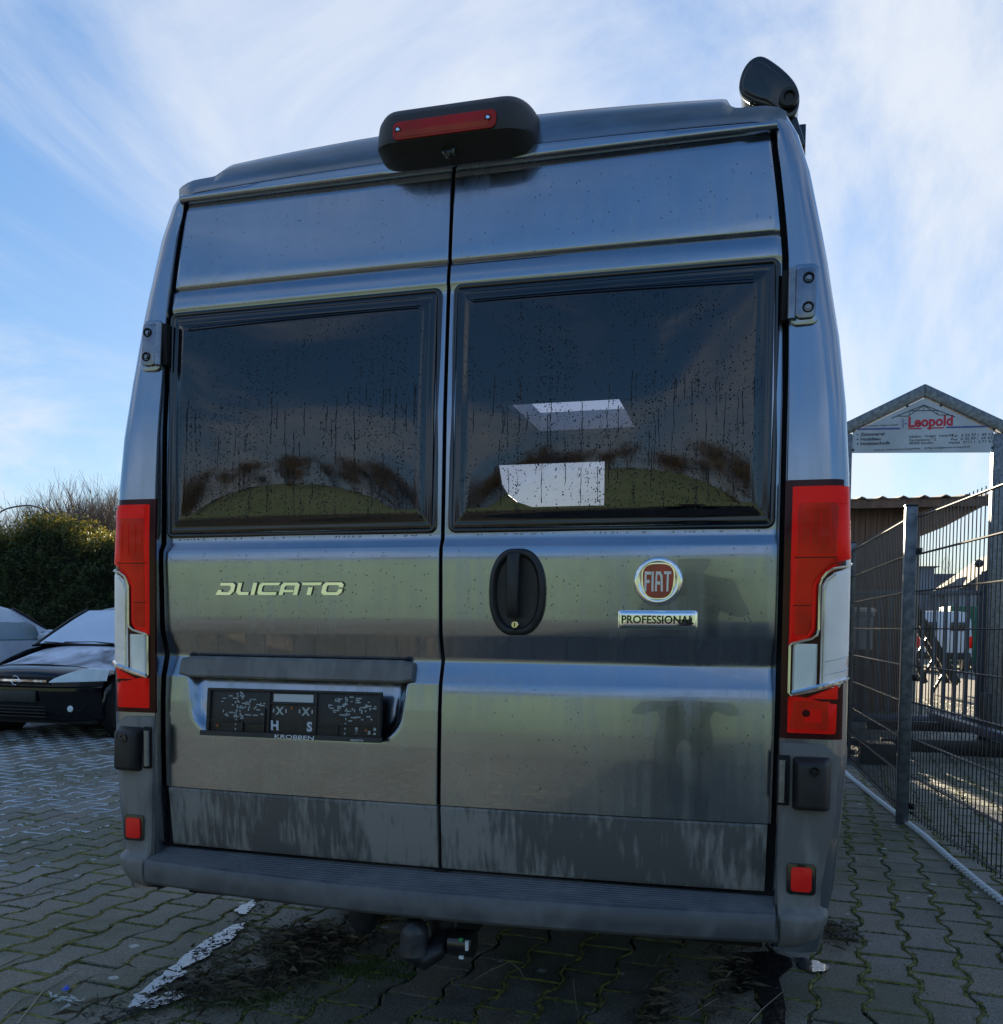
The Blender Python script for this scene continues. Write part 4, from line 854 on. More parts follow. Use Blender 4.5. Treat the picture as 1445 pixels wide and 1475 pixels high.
def blob(x, y, cx, cy, rx, ry, ang=0):
    a = math.cos(ang); b = math.sin(ang); u = ((x-cx)*a+(y-cy)*b)/rx; v = (-(x-cx)*b+(y-cy)*a)/ry; return math.exp(-(u*u+v*v)*1.2)
deb = lambda x, y: min(1, 1.3*blob(x, y, -.80, .75, .20, .62, R(-12))*(.5+noisef(x, y, 0, 5)) + .9*blob(x, y, .55, .35, .05, .45) + .5*blob(x, y, 1.15, 1.55, .10, .12) + .35*blob(x, y, .75, 1.0, .08, .3))
def litter(name, n, area, ln, wd, mats, label, cat, seed, dens, lift=.02):
    rn = random.Random(seed); mb = MB(); c_ = 0; tries = 0; mi = []
    while c_ < n and tries < n*30:
        tries += 1; x, y = rn.uniform(area[0], area[1]), rn.uniform(area[2], area[3])
        if rn.random() > dens(x, y): continue
        a = rn.uniform(0, 6.283); l_, w_ = rn.uniform(*ln), rn.uniform(*wd); d = Vector((math.cos(a), math.sin(a), rn.uniform(-.35, .35))); q = Vector((-math.sin(a), math.cos(a), rn.uniform(-.5, .5))); z = .004+rn.random()**2*lift
        p = Vector((x, y, z)); bend = Vector((0, 0, rn.uniform(.0, .4)*l_)); vs = [p-d*l_, p-q*w_+bend, p+d*l_, p+q*w_+bend]; vs = [(v.x, v.y, max(v.z, .0025)) for v in vs]
        mb.add(vs, [(0, 1, 2), (0, 2, 3)]); mi += [rn.randrange(len(mats))]*2; c_ += 1
    o = mb.build(name, mats, smooth=False, fix=False); o.data.polygons.foreach_set('material_index', np.array(mi, dtype=np.int32)); tag(o, label, cat, kind='stuff'); return o
LL = [mat('rotting_leaves', (.045, .037, .024), .8, col2=(.10, .08, .05), vscale=30), mat('pale_dead_stalks', (.13, .115, .08), .8), mat('dark_soil_bits', (.030, .027, .020), .9)]
litter('dead_leaf_litter', 6500, (-1.5, 1.4, -.3, 2.0), (.003, .012), (.0015, .005), [LL[0], LL[2], LL[2], LL[0]], 'dark rotting leaf litter and soil under the rear bumper', 'leaf litter', 4, deb)
litter('dead_stalks', 1500, (-1.5, 1.4, -.3, 2.0), (.015, .05), (.0007, .0015), [LL[1], LL[0]], 'thin dead stalks and roots tangled in the leaf litter under the bumper', 'plant litter', 14, lambda x, y: deb(x, y)*.8, .03)
litter('yard_grit', 2600, (-4.5, 2.2, -.5, 4.5), (.002, .007), (.001, .003), [LL[0], mat('pale_grit', (.42, .42, .38), .7)], 'scattered grit, crumbs and tiny leaf scraps on the pavers', 'grit', 15, lambda x, y: .3+.6*noisef(x, y, 0, 2), .002)
def joint_ribbons(name, keep, wr, m, label, cat, seed, zz=.0005):
    rn = random.Random(seed); mb = MB(); pts0 = paver_outline(0)
    for big, X, Y in cells:
        kp = keep(X, Y)
        if kp <= 0: continue
        for k in range(6):                                  # one wavy side and one straight end per paver
            if k == 5: a_, b_ = pts0[5], pts0[6]
            else: a_, b_ = pts0[k], pts0[k+1]
            nseg = 4
            pr = None; w0 = None
            for q in range(nseg+1):
                t_ = q/nseg; x = a_[0]+(b_[0]-a_[0])*t_; y = a_[1]+(b_[1]-a_[1])*t_; gx = X+x*cr_-y*sr_; gy = Y+x*sr_+y*cr_
                on = noisef(gx, gy, seed, 2.3)+.5*noisef(gx, gy, seed+3, 9) > .35-kp*.75
                wq = rn.uniform(*wr)*(1 if on else .0); dx_, dy_ = b_[0]-a_[0], b_[1]-a_[1]; l_ = math.hypot(dx_, dy_); nx_, ny_ = -dy_/l_, dx_/l_
                nX, nY = nx_*cr_-ny_*sr_, nx_*sr_+ny_*cr_; h = zz+rn.uniform(0, .003); j = rn.uniform(-.002, .002)
                cur = ((gx+nX*(wq+j), gy+nY*(wq+j), h-.003), (gx+nX*j, gy+nY*j, h+.002), (gx-nX*(wq-j), gy-nY*(wq-j), h-.003))
                if pr and (wq > 0 or w0 > 0): mb.add(list(pr)+list(cur), [(0, 1, 4, 3), (1, 2, 5, 4)])
                pr = cur; w0 = wq
    o = mb.build(name, m, smooth=False, fix=False); tag(o, label, cat, kind='stuff'); return o
joint_ribbons('frosted_joints', lambda x, y: .72*min(1, max(0, (-x-2.2)/1.8))*(1 if y < 6.5 else .25) if (-10 < x and y > .3) else 0, (.004, .009), mat('frosted_joint_moss', (.28, .34, .38), .5, col2=(.58, .65, .72), vscale=9),
              'white frost lying in the wavy paver joints left of the van', 'frost', 21)
joint_ribbons('moss_joints', lambda x, y: (.62 if x > -3 else .3) if (-4.5 < x < 3.2 and -1 < y < 6 and not (abs(x) < 1 and y > 1.2)) else 0, (.004, .010), M['moss'],
              'yellow-green moss filling the wavy joints of the near pavers', 'moss', 33)
crumbs('fresh_moss_clump', 2600, (-1.3, -.3, .1, 1.3), (.004, .011), mat('wet_green_moss', (.035, .07, .012), .8, col2=(.07, .10, .02), vscale=30), 'green moss clumps beside the puddle at lower left', 'moss', 6, .8,
       lambda x, y: max(0, blob(x, y, -.62, .70, .22, .10, R(-10))+.6*blob(x, y, -.72, .30, .25, .06, R(20)))*(.55+noisef(x, y, 2, 9)))
# loose twigs, straws and a bent stalk
M['straw'] = mat('dry_straw', (.30, .27, .20), .7, var=.2)
def twig(name, pts, r, label, m=None, cat='twig'):
    o = MB().tube(pts, r, 5, r1=r*.6).build(name, m or M['straw']); tag(o, label, cat); return o
def gp(px, py, z=.004):      # a point on the ground seen at a photograph pixel
    d = f_ + rt*((px-722.5)/1335.78) - up*((py-737.5-222.487)/1335.78); t_ = (z-CAM[2])/d.z; return (CAM[0]+d.x*t_, CAM[1]+d.y*t_, z)
twig('bent_straw', [gp(684, 1411), gp(705, 1398), gp(735, 1385, .02), gp(748, 1396, .012), gp(758, 1412)], .0016, 'pale bent straw stalk on the pavers below the middle of the bumper')
twig('straw', [gp(826, 1411, .012), gp(829, 1440), gp(834, 1472)], .0016, 'short upright straw on dark pavers right of the bent stalk')
twig('twig', [gp(992, 1464), gp(1030, 1440, .01), gp(1062, 1434)], .0014, 'thin pale twig pointing at the dark stain under the right bumper')
twig('twig', [gp(1078, 1475), gp(1100, 1452, .02), gp(1126, 1430, .03)], .0018, 'pale twig sticking up from the dark puddle hole at lower right')
twig('twig', [gp(0, 1299), gp(40, 1291), gp(78, 1283)], .004, 'pale stick lying on the pavers at the left edge, highest of the left twigs')
twig('twig', [gp(0, 1391), gp(38, 1374)], .003, 'short stick at the left edge just above the pale stalk crossing')
twig('twig', [gp(25, 1475), gp(62, 1428), gp(112, 1398)], .0028, 'longest twig at lower left, slanting up past the blue scrap')
twig('twig', [gp(8, 1460), gp(28, 1440), gp(58, 1428)], .0022, 'curved twig at the bottom left corner')
twig('twig', [gp(150, 1475), gp(188, 1460), gp(240, 1443)], .0022, 'dark thin twig just below the puddle at lower left', mat('dark_twig', (.06, .05, .04), .8))
twig('twig', [gp(355, 1345, .02), gp(372, 1352, .012), gp(390, 1364)], .0016, 'short pale twig on the leaf litter right of the puddle')
bs = MB(); p = gp(94, 1428); bs.add([(p[0]-.013, p[1]-.004, .006), (p[0]+.012, p[1]-.008, .010), (p[0]+.016, p[1]+.006, .014), (p[0]-.006, p[1]+.012, .022), (p[0], p[1], .018)], [(0, 1, 4), (1, 2, 4), (2, 3, 4), (3, 0, 4)])
tag(bs.build('blue_scrap', mat('blue_plastic', (.02, .07, .5), .4), smooth=False), 'small blue plastic scrap among broken bits at lower left', 'litter')
pb = MB(); rn = random.Random(9)
for i in range(16):
    p = gp(100+rn.gauss(0, 18), 1440+rn.gauss(0, 7)); a = rn.uniform(0, 6); l_ = rn.uniform(.008, .022)
    pb.add([(p[0]-l_*math.cos(a), p[1]-l_*math.sin(a), .004), (p[0]+l_*math.cos(a), p[1]+l_*math.sin(a), .006), (p[0]+l_*math.cos(a+.5), p[1]+l_*math.sin(a+.5), .014), (p[0], p[1]+.004, .01)], [(0, 1, 2), (0, 2, 3)])
tag(pb.build('broken_bits', mat('pale_bits', (.42, .45, .44), .5), smooth=False), 'pale broken plastic and plant bits around the blue scrap', 'litter', kind='stuff')
# puddle, with a ragged edge, in a dip of the paving
def puddle(name, pix, label, seed, rough=.03):
    pts = [gp(*p, .0085) for p in pix]; cx = sum(p[0] for p in pts)/len(pts); cy = sum(p[1] for p in pts)/len(pts); mb = MB(); n = len(pts)
    out_ = []; rn = random.Random(seed)
    for i in range(n):
        a = Vector(pts[i]); b = Vector(pts[(i+1) % n])
        for k in range(4):
            q = a.lerp(b, k/4); q.x += rn.uniform(-1, 1)*.007; q.y += rn.uniform(-1, 1)*.010; out_.append(tuple(q))
    mb.add(out_, [tuple(range(len(out_)))])
    o = mb.build(name, M['water'], smooth=False, fix=False); bmx = bmesh.new(); bmx.from_mesh(o.data); bmesh.ops.triangulate(bmx, faces=bmx.faces); bmx.to_mesh(o.data); bmx.free()
    for p_ in o.data.polygons:
        pass
    tag(o, label, 'puddle'); return o
M['water'] = mat('still_puddle_water', (.05, .055, .06), .05, spec=.8, bump=.25, bscale=45, ior=1.4, coat=.7, coat_ior=1.8)
puddle('puddle', [(183, 1452), (196, 1432), (222, 1412), (262, 1380), (300, 1352), (330, 1334), (352, 1328), (345, 1345), (325, 1360), (305, 1368), (300, 1376), (262, 1395), (268, 1402), (240, 1418), (215, 1432), (205, 1445)], 'long narrow puddle mirroring the pale sky on the pavers at lower left', 1)
puddle('puddle', [(195, 1452), (215, 1438), (250, 1426), (275, 1423), (268, 1434), (235, 1448), (210, 1453)], 'small wedge-shaped puddle just right below the long narrow one', 2)
puddle('puddle', [(338, 1311), (350, 1303), (362, 1297), (370, 1299), (362, 1308), (355, 1316), (342, 1316)], 'tiny puddle close under the left end of the bumper step', 3)
puddle('puddle', [(1142, 1378), (1160, 1380), (1178, 1385), (1196, 1392), (1190, 1398), (1172, 1400), (1155, 1394)], 'small broken puddle beside the right bumper corner', 4)
litter('floating_bits', 420, (-1.35, -.9, .05, 1.35), (.004, .020), (.0008, .003), [LL[2], LL[0]], 'dark leaf shreds and grit lying in the long narrow puddle', 'leaf litter', 44, lambda x, y: 1 if abs((x+1.03)+(y-.2)*.185) < .06 else 0, .014)
# dark wet stain under the right corner
ds = MB(); pts = [gp(*p, .0075) for p in [(1040, 1398), (1062, 1372), (1110, 1370), (1140, 1380), (1142, 1392), (1122, 1408), (1132, 1450), (1130, 1500), (1096, 1500), (1100, 1450), (1088, 1422), (1064, 1432), (1050, 1420), (1066, 1408)]]
ds.add(pts, [tuple(range(len(pts)))]); o = ds.build('oil_stain', mat('dark_wet_soil', (.006, .006, .006), .35, bump=.6, bscale=40), smooth=False); tag(o, 'black wet dirt patch on the pavers below the right bumper corner', 'stain')

# ================================================================== FENCE along the right side
def at(px, py, Y):      # point at depth Y seen at a photograph pixel
    d = f_ + rt*((px-722.5)/1335.78) - up*((py-737.5-222.487)/1335.78); t_ = (Y-CAM[1])/d.y; return Vector((CAM[0]+d.x*t_, Y, CAM[2]+d.z*t_))
rod_mesh = None
def mesh_fence(pA, pB, label, group, leafside):
    root = empty('mesh_fence', (pA[0], pA[1], 0)); tag(root, label, 'fence', group)
    a = Vector((0, 0, 0)); b = Vector((pB[0]-pA[0], pB[1]-pA[1], 0)); Ln = b.length; d = b.normalized(); nrm = Vector((-d.y, d.x, 0))
    wire = MB().tube([(0, 0, .055), (0, 0, 1.955)], .0032, 5).build('wire', M['wire'], root)
    n = int(Ln/.0575)
    for i in range(n+1):
        o = wire if i == 0 else link_copy(wire, root); q = d*(Ln*i/n); o.location = (q.x, q.y, 0)
    for k in range(9):
        z = .085+.2305*k
        for s_ in (-1, 1):
            r_ = MB().bar(a+nrm*s_*.0072+Vector((0, 0, z)), b+nrm*s_*.0072+Vector((0, 0, z)), .008, .0075).build('rail', M['wire'], root, bevel=.0012, seg=1)
    return root, d, Ln
FP = (1.766, 3.94)
mesh_fence((1.792, 3.90), (2.15, .95), 'nearest panel of the dark rod-mesh fence, right of the steel post', 'rod-mesh fence panels', 1)
mesh_fence((1.745, 4.00), (1.66, 6.50), 'panel of the dark rod-mesh fence just left of the steel post', 'rod-mesh fence panels', 1)
mesh_fence((1.655, 6.58), (1.57, 9.05), 'farthest panel of the rod-mesh fence, ending behind the van', 'rod-mesh fence panels', 1)
def fence_post(x, y, label):
    r_ = empty('fence_post', (x, y, 0)); tag(r_, label, 'fence post', 'steel fence posts')
    MB().box((-.035, -.035, -.01), (.035, .035, 2.0)).build('post', M['steel'], r_, bevel=.006)
    MB().box((-.038, -.038, 2.0), (.038, .038, 2.012)).build('cap', M['darksteel'], r_, bevel=.004)
    for z in (.12, .93, 1.72):
        c_ = MB(); c_.box((.036, -.05, z-.02), (.066, -.005, z+.02)); c_.tube([(.051, -.06, z), (.051, -.045, z)], .012, 8); c_.build('clamp', M['darksteel'], r_, bevel=.003)
fence_post(1.752, 3.95, 'square galvanised steel fence post standing on the pavers right of the van')
fence_post(1.655, 6.54, 'square steel fence post behind the right tail light of the van')
fence_post(2.155, .91, 'square steel fence post nearest to us, outside the right edge')
# row of slanted white dashes on the ground beside the fence
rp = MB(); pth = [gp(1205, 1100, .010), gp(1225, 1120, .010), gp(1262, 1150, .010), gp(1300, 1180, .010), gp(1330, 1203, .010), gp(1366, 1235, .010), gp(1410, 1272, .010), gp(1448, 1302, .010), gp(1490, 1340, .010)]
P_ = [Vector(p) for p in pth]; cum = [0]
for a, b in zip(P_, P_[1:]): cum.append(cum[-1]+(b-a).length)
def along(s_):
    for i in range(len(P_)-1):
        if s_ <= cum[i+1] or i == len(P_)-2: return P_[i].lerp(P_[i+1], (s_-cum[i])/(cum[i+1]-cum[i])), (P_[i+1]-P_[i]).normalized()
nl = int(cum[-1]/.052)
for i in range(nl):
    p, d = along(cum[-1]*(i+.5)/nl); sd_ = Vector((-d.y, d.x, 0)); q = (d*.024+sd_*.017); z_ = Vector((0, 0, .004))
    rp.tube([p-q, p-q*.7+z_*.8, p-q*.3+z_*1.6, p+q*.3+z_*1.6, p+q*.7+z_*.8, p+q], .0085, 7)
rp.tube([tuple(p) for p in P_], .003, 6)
dashes = rp.build('dashes', mat('white_dash', (.80, .82, .85), .5)); tag(dashes, 'row of slanted white dashes lying on the pavers along the foot of the fence', 'dashes')

# ================================================================== SIGN GANTRY AND YARD GATE
GY = 9.0
gn = empty('sign_gantry', (2.6, GY, 0)); tag(gn, 'grey steel portal with a pitched top carrying the timber firm sign over the yard gate', 'gantry')
def gb_(mb, name, m, par, **k): mb.v = [(x-2.6, y-GY, z) for x, y, z in mb.v]; return mb.build(name, m, par, **k)
XL, XR, XA, ZE, ZA, T_ = 1.795, 3.405, 2.618, 3.50, 3.86, .145
gb_(MB().box((XL-T_/2, GY, 0), (XL+T_/2, GY+.14, ZE-.04)), 'post', M['steel'], gn, bevel=.01)
gb_(MB().box((XR-T_/2, GY, 0), (XR+T_/2, GY+.14, ZE-.10)), 'post', M['steel'], gn, bevel=.01)
def rafter(a, b):
    (x0, z0), (x1, z1) = a, b; return MB().prism([(x0, z0), (x1, z1), (x1, z1+.135), (x0, z0+.135)], .138, to=lambda u, v, d: (u, GY+.001+d, v))
gb_(rafter((XL-T_/2, ZE-.075), (XA, ZA-.015)), 'rafter', M['steel'], gn, bevel=.008); gb_(rafter((XA+.0, ZA-.015), (XR+T_/2, ZE-.125)), 'rafter', M['steel'], gn, bevel=.008)
sg = MB(); sp_ = [(XL+.072, 3.245), (XR-.072, 3.195), (XR-.072, 3.425), (XA, 3.825), (XL+.072, 3.475)]
sg.prism(sp_, .012, to=lambda u, v, d: (u, GY+.02+d, v)); sign = gb_(sg, 'sign_board', mat('sign_white', (.46, .50, .55), .5, var=.12, vscale=2.5), gn, smooth=False)
SB = mat('sign_blue', (.07, .10, .30), .5); SR = mat('sign_red', (.55, .02, .05), .5); SK = mat('sign_dark', (.02, .025, .06), .5)
def st_(mb, name, m, **k): mb.v = [(x-2.6, y-GY, z) for x, y, z in mb.v]; return mb.build(name, m, sign, **k)
def S(u, v): # sign zoom pixel (1445x708 crop of region 1200..1445 x 560..680) -> sign plane
    p = at(1200+u/5.898, 560+v/5.9, GY+.019); return p.x, p.z
def sline(pts, w_, m, name='printed_line', dy_=0):
    mb = MB(); q = [S(*p) for p in pts]
    for (a, b), (c_, d_) in zip(q, q[1:]): mb.bar((a, GY+.0175-dy_, b), (c_, GY+.0175-dy_, d_), .002, w_)
    return st_(mb, name, m, smooth=False)
sline([(498, 250), (772, 138), (1040, 240)], .008, SK, 'roof_truss_emblem'); sline([(545, 232), (648, 232), (650, 186), (890, 184), (892, 222), (995, 222)], .007, SK, 'roof_truss_emblem', .001)
sline([(650, 225), (772, 140), (890, 218)], .006, SK, 'roof_truss_emblem', .002); sline([(772, 140), (772, 184)], .006, SK, 'roof_truss_emblem', .0005)
sline([(205, 343), (570, 337)], .018, SB); sline([(962, 328), (1335, 318)], .018, SB); sline([(596, 252), (596, 340)], .022, SB); sline([(612, 296), (628, 296)], .012, SB, 'printed_line', .001)
sline([(640, 337), (755, 337)], .012, SR, 'printed_line', .001); sline([(800, 334), (945, 331)], .012, SR, 'printed_line', .001)
def stext(s, u, v, size, m, al='LEFT', bold=0, sx=1):
    x, z = S(u, v); text('lettering', s, m, sign, (x-2.6, .0175, z), size, sx, .0005, bold, 0, al)
stext('Leopold', 636, 288, .158, SR, bold=.005, sx=.90)
stext('• Zimmerei', 200, 392, .05, SK, bold=.001, sx=1.3); stext('• Holzbau', 200, 432, .05, SK, bold=.001, sx=1.3); stext('• Holztechnik', 200, 470, .05, SK, bold=.001, sx=1.3)
stext('Inhaber  Holger  Leopold', 645, 408, .04, SK, sx=1.12); stext('Gartenkamp 12', 645, 438, .04, SK, sx=1.12); stext('48308 Senden', 645, 465, .04, SK, sx=1.12)
stext('Tel.  0 25 97 /  69 63 57', 1003, 400, .04, SK, sx=1.25); stext('Fax  0 25 97 /  69 63 58', 1003, 430, .04, SK, sx=1.25); stext('Mobil  0171 /  2 71 61 58', 985, 460, .04, SK, sx=1.25)
stext('Internet: www.zimmerei-leopold.de     E-Mail: info@zimmerei-leopold.de', 350, 521, .028, SK, sx=1.2)
stext('Zimmermeister Holger Leopold', 240, 318, .025, SK, sx=1.2)
for u, v in ((175, 358), (1370, 345), (170, 520), (1358, 500), (632, 145), (918, 140)):
    x, z = S(u, v); gb_(MB().lathe([(0, -.008), (.012, -.008), (.016, 0)], (x, GY+.019, z), 'Y', 8), 'bolt', M['darksteel'], gn)
# sliding gate between the posts
yg = empty('yard_gate', (2.6, GY+.25, 0)); tag(yg, 'grey vertical-bar sliding gate seen through the fence below the firm sign', 'gate')
GX0, GX1 = 1.60, 3.36
def ygb(mb, name, m, **k): mb.v = [(x-2.6, y-GY-.25, z) for x, y, z in mb.v]; return mb.build(name, m, yg, **k)
M['gatesteel'] = mat('blue_grey_gate_steel', (.10, .115, .15), .42, .5, var=.2, vscale=9)
ygb(MB().box((GX0, GY+.22, .14), (GX1, GY+.30, .235)), 'bottom_beam', M['gatesteel'], bevel=.004); ygb(MB().box((GX0, GY+.23, 1.63), (GX1, GY+.28, 1.68)), 'top_rail', M['gatesteel'], bevel=.004)
gbar = ygb(MB().box((GX0+.05-.016, GY+.24, .24), (GX0+.05+.016, GY+.272, 1.63)), 'bar', M['gatesteel'])
for i in range(1, 15): o = link_copy(gbar, yg); o.location = (i*.118, 0, 0)
ygb(MB().box((GX1-.05, GY+.22, .24), (GX1, GY+.28, 1.9)), 'end_post', M['gatesteel'], bevel=.003)
ygb(MB().bar((3.18, GY+.33, 1.0), (3.55, GY+.33, .25), .04), 'brace', M['gatesteel'])
# low steel ground beams and trestles inside the yard
def beam(a, b, w_, h_, label, m=None):
    o = MB().bar(a, b, w_, h_).build('steel_beam', m or M['darksteel'], bevel=.006); tag(o, label, 'steel beam', 'steel beams behind the fence')
beam((2.02, 7.15, .13), (4.2, 7.35, .13), .10, .12, 'long dark steel beam lying low across the yard, nearest behind the fence')
beam((2.05, 8.55, .18), (4.6, 8.62, .18), .10, .10, 'dark steel beam lying across the yard just in front of the gate')
beam((2.72, 8.52, .30), (3.42, 5.4, .20), .10, .08, 'slanting pale-topped steel beam running from the gate towards the right edge', M['gatesteel'])
tr_ = empty('steel_trestle', (3.02, 7.6, 0)); tag(tr_, 'dark upright steel trestle leg standing between the low beams', 'trestle')
MB().box((-.05, -.05, 0), (.05, .05, .62)).build('leg', M['darksteel'], tr_, bevel=.004); MB().box((-.35, -.04, .0), (.35, .04, .04)).build('foot', M['darksteel'], tr_, bevel=.004)
bl = empty('counterweight_block', (1.95, 6.75, 0)); tag(bl, 'small black block low behind the fence beside the van corner', 'block')
MB().box((-.16, -.12, .0), (.14, .12, .19)).build('block', M['blackmatt'], bl, bevel=.008); MB().box((-.62, -.05, .16), (-.17, .05, .22)).build('arm', M['darksteel'], bl, bevel=.004)
# leaning ladder-like conveyor frame
cv = empty('conveyor', (4.6, 17, 0)); tag(cv, 'dark slanted conveyor frame behind the yard gate with light showing through its rungs', 'conveyor')
a0, a1 = at(1300, 845, 17)-Vector((4.6, 17, 0)), at(1378, 985, 17)-Vector((4.6, 17, 0)); a1.z = max(a1.z, .05)
for dy_ in (0, .7): MB().bar(a0+Vector((0, dy_, 0)), a1+Vector((0, dy_, 0)), .10, .16).build('side_rail', M['blackmatt'], cv)
for dy_ in (0, .7): MB().bar(a0+Vector((-.1, dy_, -.55)), a1+Vector((-.55, dy_, 0)), .08, .10).build('lower_rail', M['blackmatt'], cv)
for k in range(7):
    p = a0.lerp(a1, k/6); MB().bar(p, p+Vector((0, .7, 0)), .05).build('rung', M['blackmatt'], cv); q = p+Vector((-.25, 0, -.48)); 
    if k < 6: MB().bar(p, q, .05).build('strut', M['blackmatt'], cv)

# ================================================================== BUILDINGS
M['board'] = mat('dark_stained_boards', (.10, .062, .050), .75, col2=(.17, .112, .092), vscale=3, stretch=(6, 6, .6), lo=.35, hi=.65, bump=.3, bscale=20)
M['roofsheet'] = mat('fibre_cement_sheet', (.17, .165, .16), .8, var=.2, vscale=3)
def board_barn(name, label, x0, x1, y0, y1, h0, h1, visible, bw=.16, over=1.0):
    bn = empty(name, ((x0+x1)/2, y0, 0)); tag(bn, label, 'barn'); ox, oy = (x0+x1)/2, y0
    def B(mb, nm, m, **k): mb.v = [(x-ox, y-oy, z) for x, y, z in mb.v]; return mb.build(nm, m, bn, **k)
    w_ = B(MB().box((x0, y0+.03, 0), (x1, y1, h0)), 'wall', M['board'], smooth=False)
    if visible:
        n = int((x1-max(x0, x1-2.6))/bw); first = None; xs0 = x1-n*bw
        for i in range(n):
            if first is None: first = B(MB().box((xs0+.004, y0, .05), (xs0+bw-.004, y0+.028, h0-.02)), 'board', M['board'], bevel=.003, seg=1); 
            else: c_ = link_copy(first, bn); c_.location = (bw*i, random.uniform(-.004, .004), 0)
    # corrugated roof sheet, overhanging
    rows = []; xa, xb = x0-min(.3, over), x1+over
    n = int((xb-xa)/.035); prof = [(xa+(xb-xa)*i/n) for i in range(n+1)]
    def rz_(x): return h0+.10+.035*max(0, math.sin(x/.28*2*math.pi))**2
    for y, dz in ((y0-.5, -.04), (y1+.3, (h1-h0))): rows.append([(x, y, rz_(x)+dz) for x in prof]); rows.append([(x, y, rz_(x)+dz+.015) for x in prof])
    mb = MB(); mb.grid([rows[0], rows[1]]); mb.grid([rows[1], rows[3]]); mb.grid([rows[0], rows[2]]); B(mb, 'roof', M['roofsheet'], smooth=False)
    B(MB().box((x0-min(.28, over), y0-.46, h0-.06), (x1+over*.95, y0-.42, h0+.06)), 'fascia', M['board'], bevel=.004)
    if over > .5: B(MB().prism([(x1+.002, h0-.42), (x1+.93, h0-.03), (x1+.93, h0+.03), (x1+.002, h0+.03)], 3.0, to=lambda a, b, d: (a, y0-.3+d, b)), 'soffit', M['board'], smooth=False)
    return bn, B
bn, B = board_barn('timber_barn', 'dark boarded barn with a corrugated overhanging roof behind the gate beside the van', 1.20, 3.06, 12.6, 16.5, 3.05, 3.5, True)
B(MB().tube([(3.12, 12.5, 0), (3.12, 12.5, 2.7), (3.20, 12.4, 2.95)], .05, 10), 'downpipe', M['roofsheet'])
B(MB().tube([(2.30, 12.54, .62), (2.30, 12.54, .86)], .02, 8), 'door_pull', M['white'])
board_barn('long_shade_block', 'long dark boarded block added unseen behind the van to shade the foreground', -6.2, -1.75, 13.2, 17, 2.85, 3.05, False, over=.1)  # unseen block, added to cast shade over the foreground
board_barn('tall_shade_block', 'taller boarded block added unseen behind the van to shade the fence beside a sun gap', -1.5, .48, 13.2, 13.9, 3.6, 3.7, False, over=.06)  # unseen, added to shade the fence; its gap lets a sun strip through
tk = empty('water_tank', (2.05, 11.6, 0)); tag(tk, 'round pale tank with a sunlit rim against the barn, seen through the fence', 'tank')
M['tankgrey'] = mat('tank_grey', (.20, .215, .25), .5, var=.15)
MB().lathe([(0, .95), (.40, .95), (.40, 1.40), (.43, 1.42), (.43, 1.47), (0, 1.49)], (0, 0, 0), 'Z', 28).build('drum', M['tankgrey'], tk)
MB().lathe([(.43, 1.47), (.44, 1.50), (.40, 1.53), (0, 1.535)], (0, 0, 0), 'Z', 28).build('lid', mat('sunlit_lid', (.7, .62, .52), .5), tk)  # warm pale lid colour paints sunlight on the tank top
for k in range(4): MB().box((-.04+.32*math.cos(k*1.57+.8), -.04+.32*math.sin(k*1.57+.8), 0), (.04+.32*math.cos(k*1.57+.8), .04+.32*math.sin(k*1.57+.8), .95)).build('leg', M['darksteel'], tk)

def house(name, label, cx, cy, wx, wy, h, hr, wall, roof, wins=(), rz=0, ridge='x', chim=None):
    r_ = empty(name, (cx, cy, 0), rz); tag(r_, label, 'building', 'far buildings beyond the yard')
    w_ = MB().box((-wx/2, -wy/2, 0), (wx/2, wy/2, h)).build('wall', wall, r_, smooth=False)
    e = .25
    if ridge == 'x': mb = MB().prism([(-wy/2-e, h), (wy/2+e, h), (0, h+hr)], wx+2*e, to=lambda a, b, d: (-wx/2-e+d, a, b))
    else: mb = MB().prism([(-wx/2-e, h), (wx/2+e, h), (0, h+hr)], wy+2*e, to=lambda a, b, d: (a, -wy/2-e+d, b))
    rf = mb.build('roof', roof, r_, smooth=False)
    if chim: MB().box((chim-.3, -.3, h+hr*.5), (chim+.3, .3, h+hr+.9)).build('chimney', wall, rf, smooth=False)
    for (x, z, ww, hh) in wins:
        f = MB().box((x-ww/2, -wy/2-.04, z), (x+ww/2, -wy/2+.01, z+hh)).build('window', M['white'], r_, smooth=False)
        MB().box((x-ww/2+.07, -wy/2-.055, z+.07), (x+ww/2-.07, -wy/2-.042, z+hh-.07)).build('pane', M['blackgloss'], f, smooth=False)
    return r_
sroof = mat('far_slate_roof', (.045, .05, .065), .7, var=.15, vscale=2); pw = mat('far_pale_wall', (.45, .40, .33), .8, var=.15, vscale=1); gw = mat('far_grey_wall', (.22, .25, .30), .8, var=.15, vscale=1)
p = at(1352, 905, 48); house('low_hall', 'long low pale hall with a grey roof far behind the gate bars', p.x-2, 50, 13, 7, 2.6, 1.1, pw, sroof, [(-5+1.7*k, .9, 1.0, 1.1) for k in range(7)])
p = at(1428, 905, 40); house('gabled_house', 'dark-roofed gabled house far off behind the right gantry post', p.x+.9, 43, 4.4, 7, 2.8, 1.9, gw, sroof, [(-.9, 1.0, .8, 1.0), (.9, 1.0, .8, 1.0)], ridge='y')
p = at(1319, 905, 44); house('grey_tower', 'narrow blue-grey block rising left of the far hall', p.x+.1, 46, 1.6, 2, 4.2, .1, gw, gw)
p = at(1270, 905, 60); house('far_house', 'distant low house hidden mostly by the barn', p.x, 62, 9, 7, 3, 1.8, pw, sroof, [(-2, 1, 1, 1), (1, 1, 1, 1)])
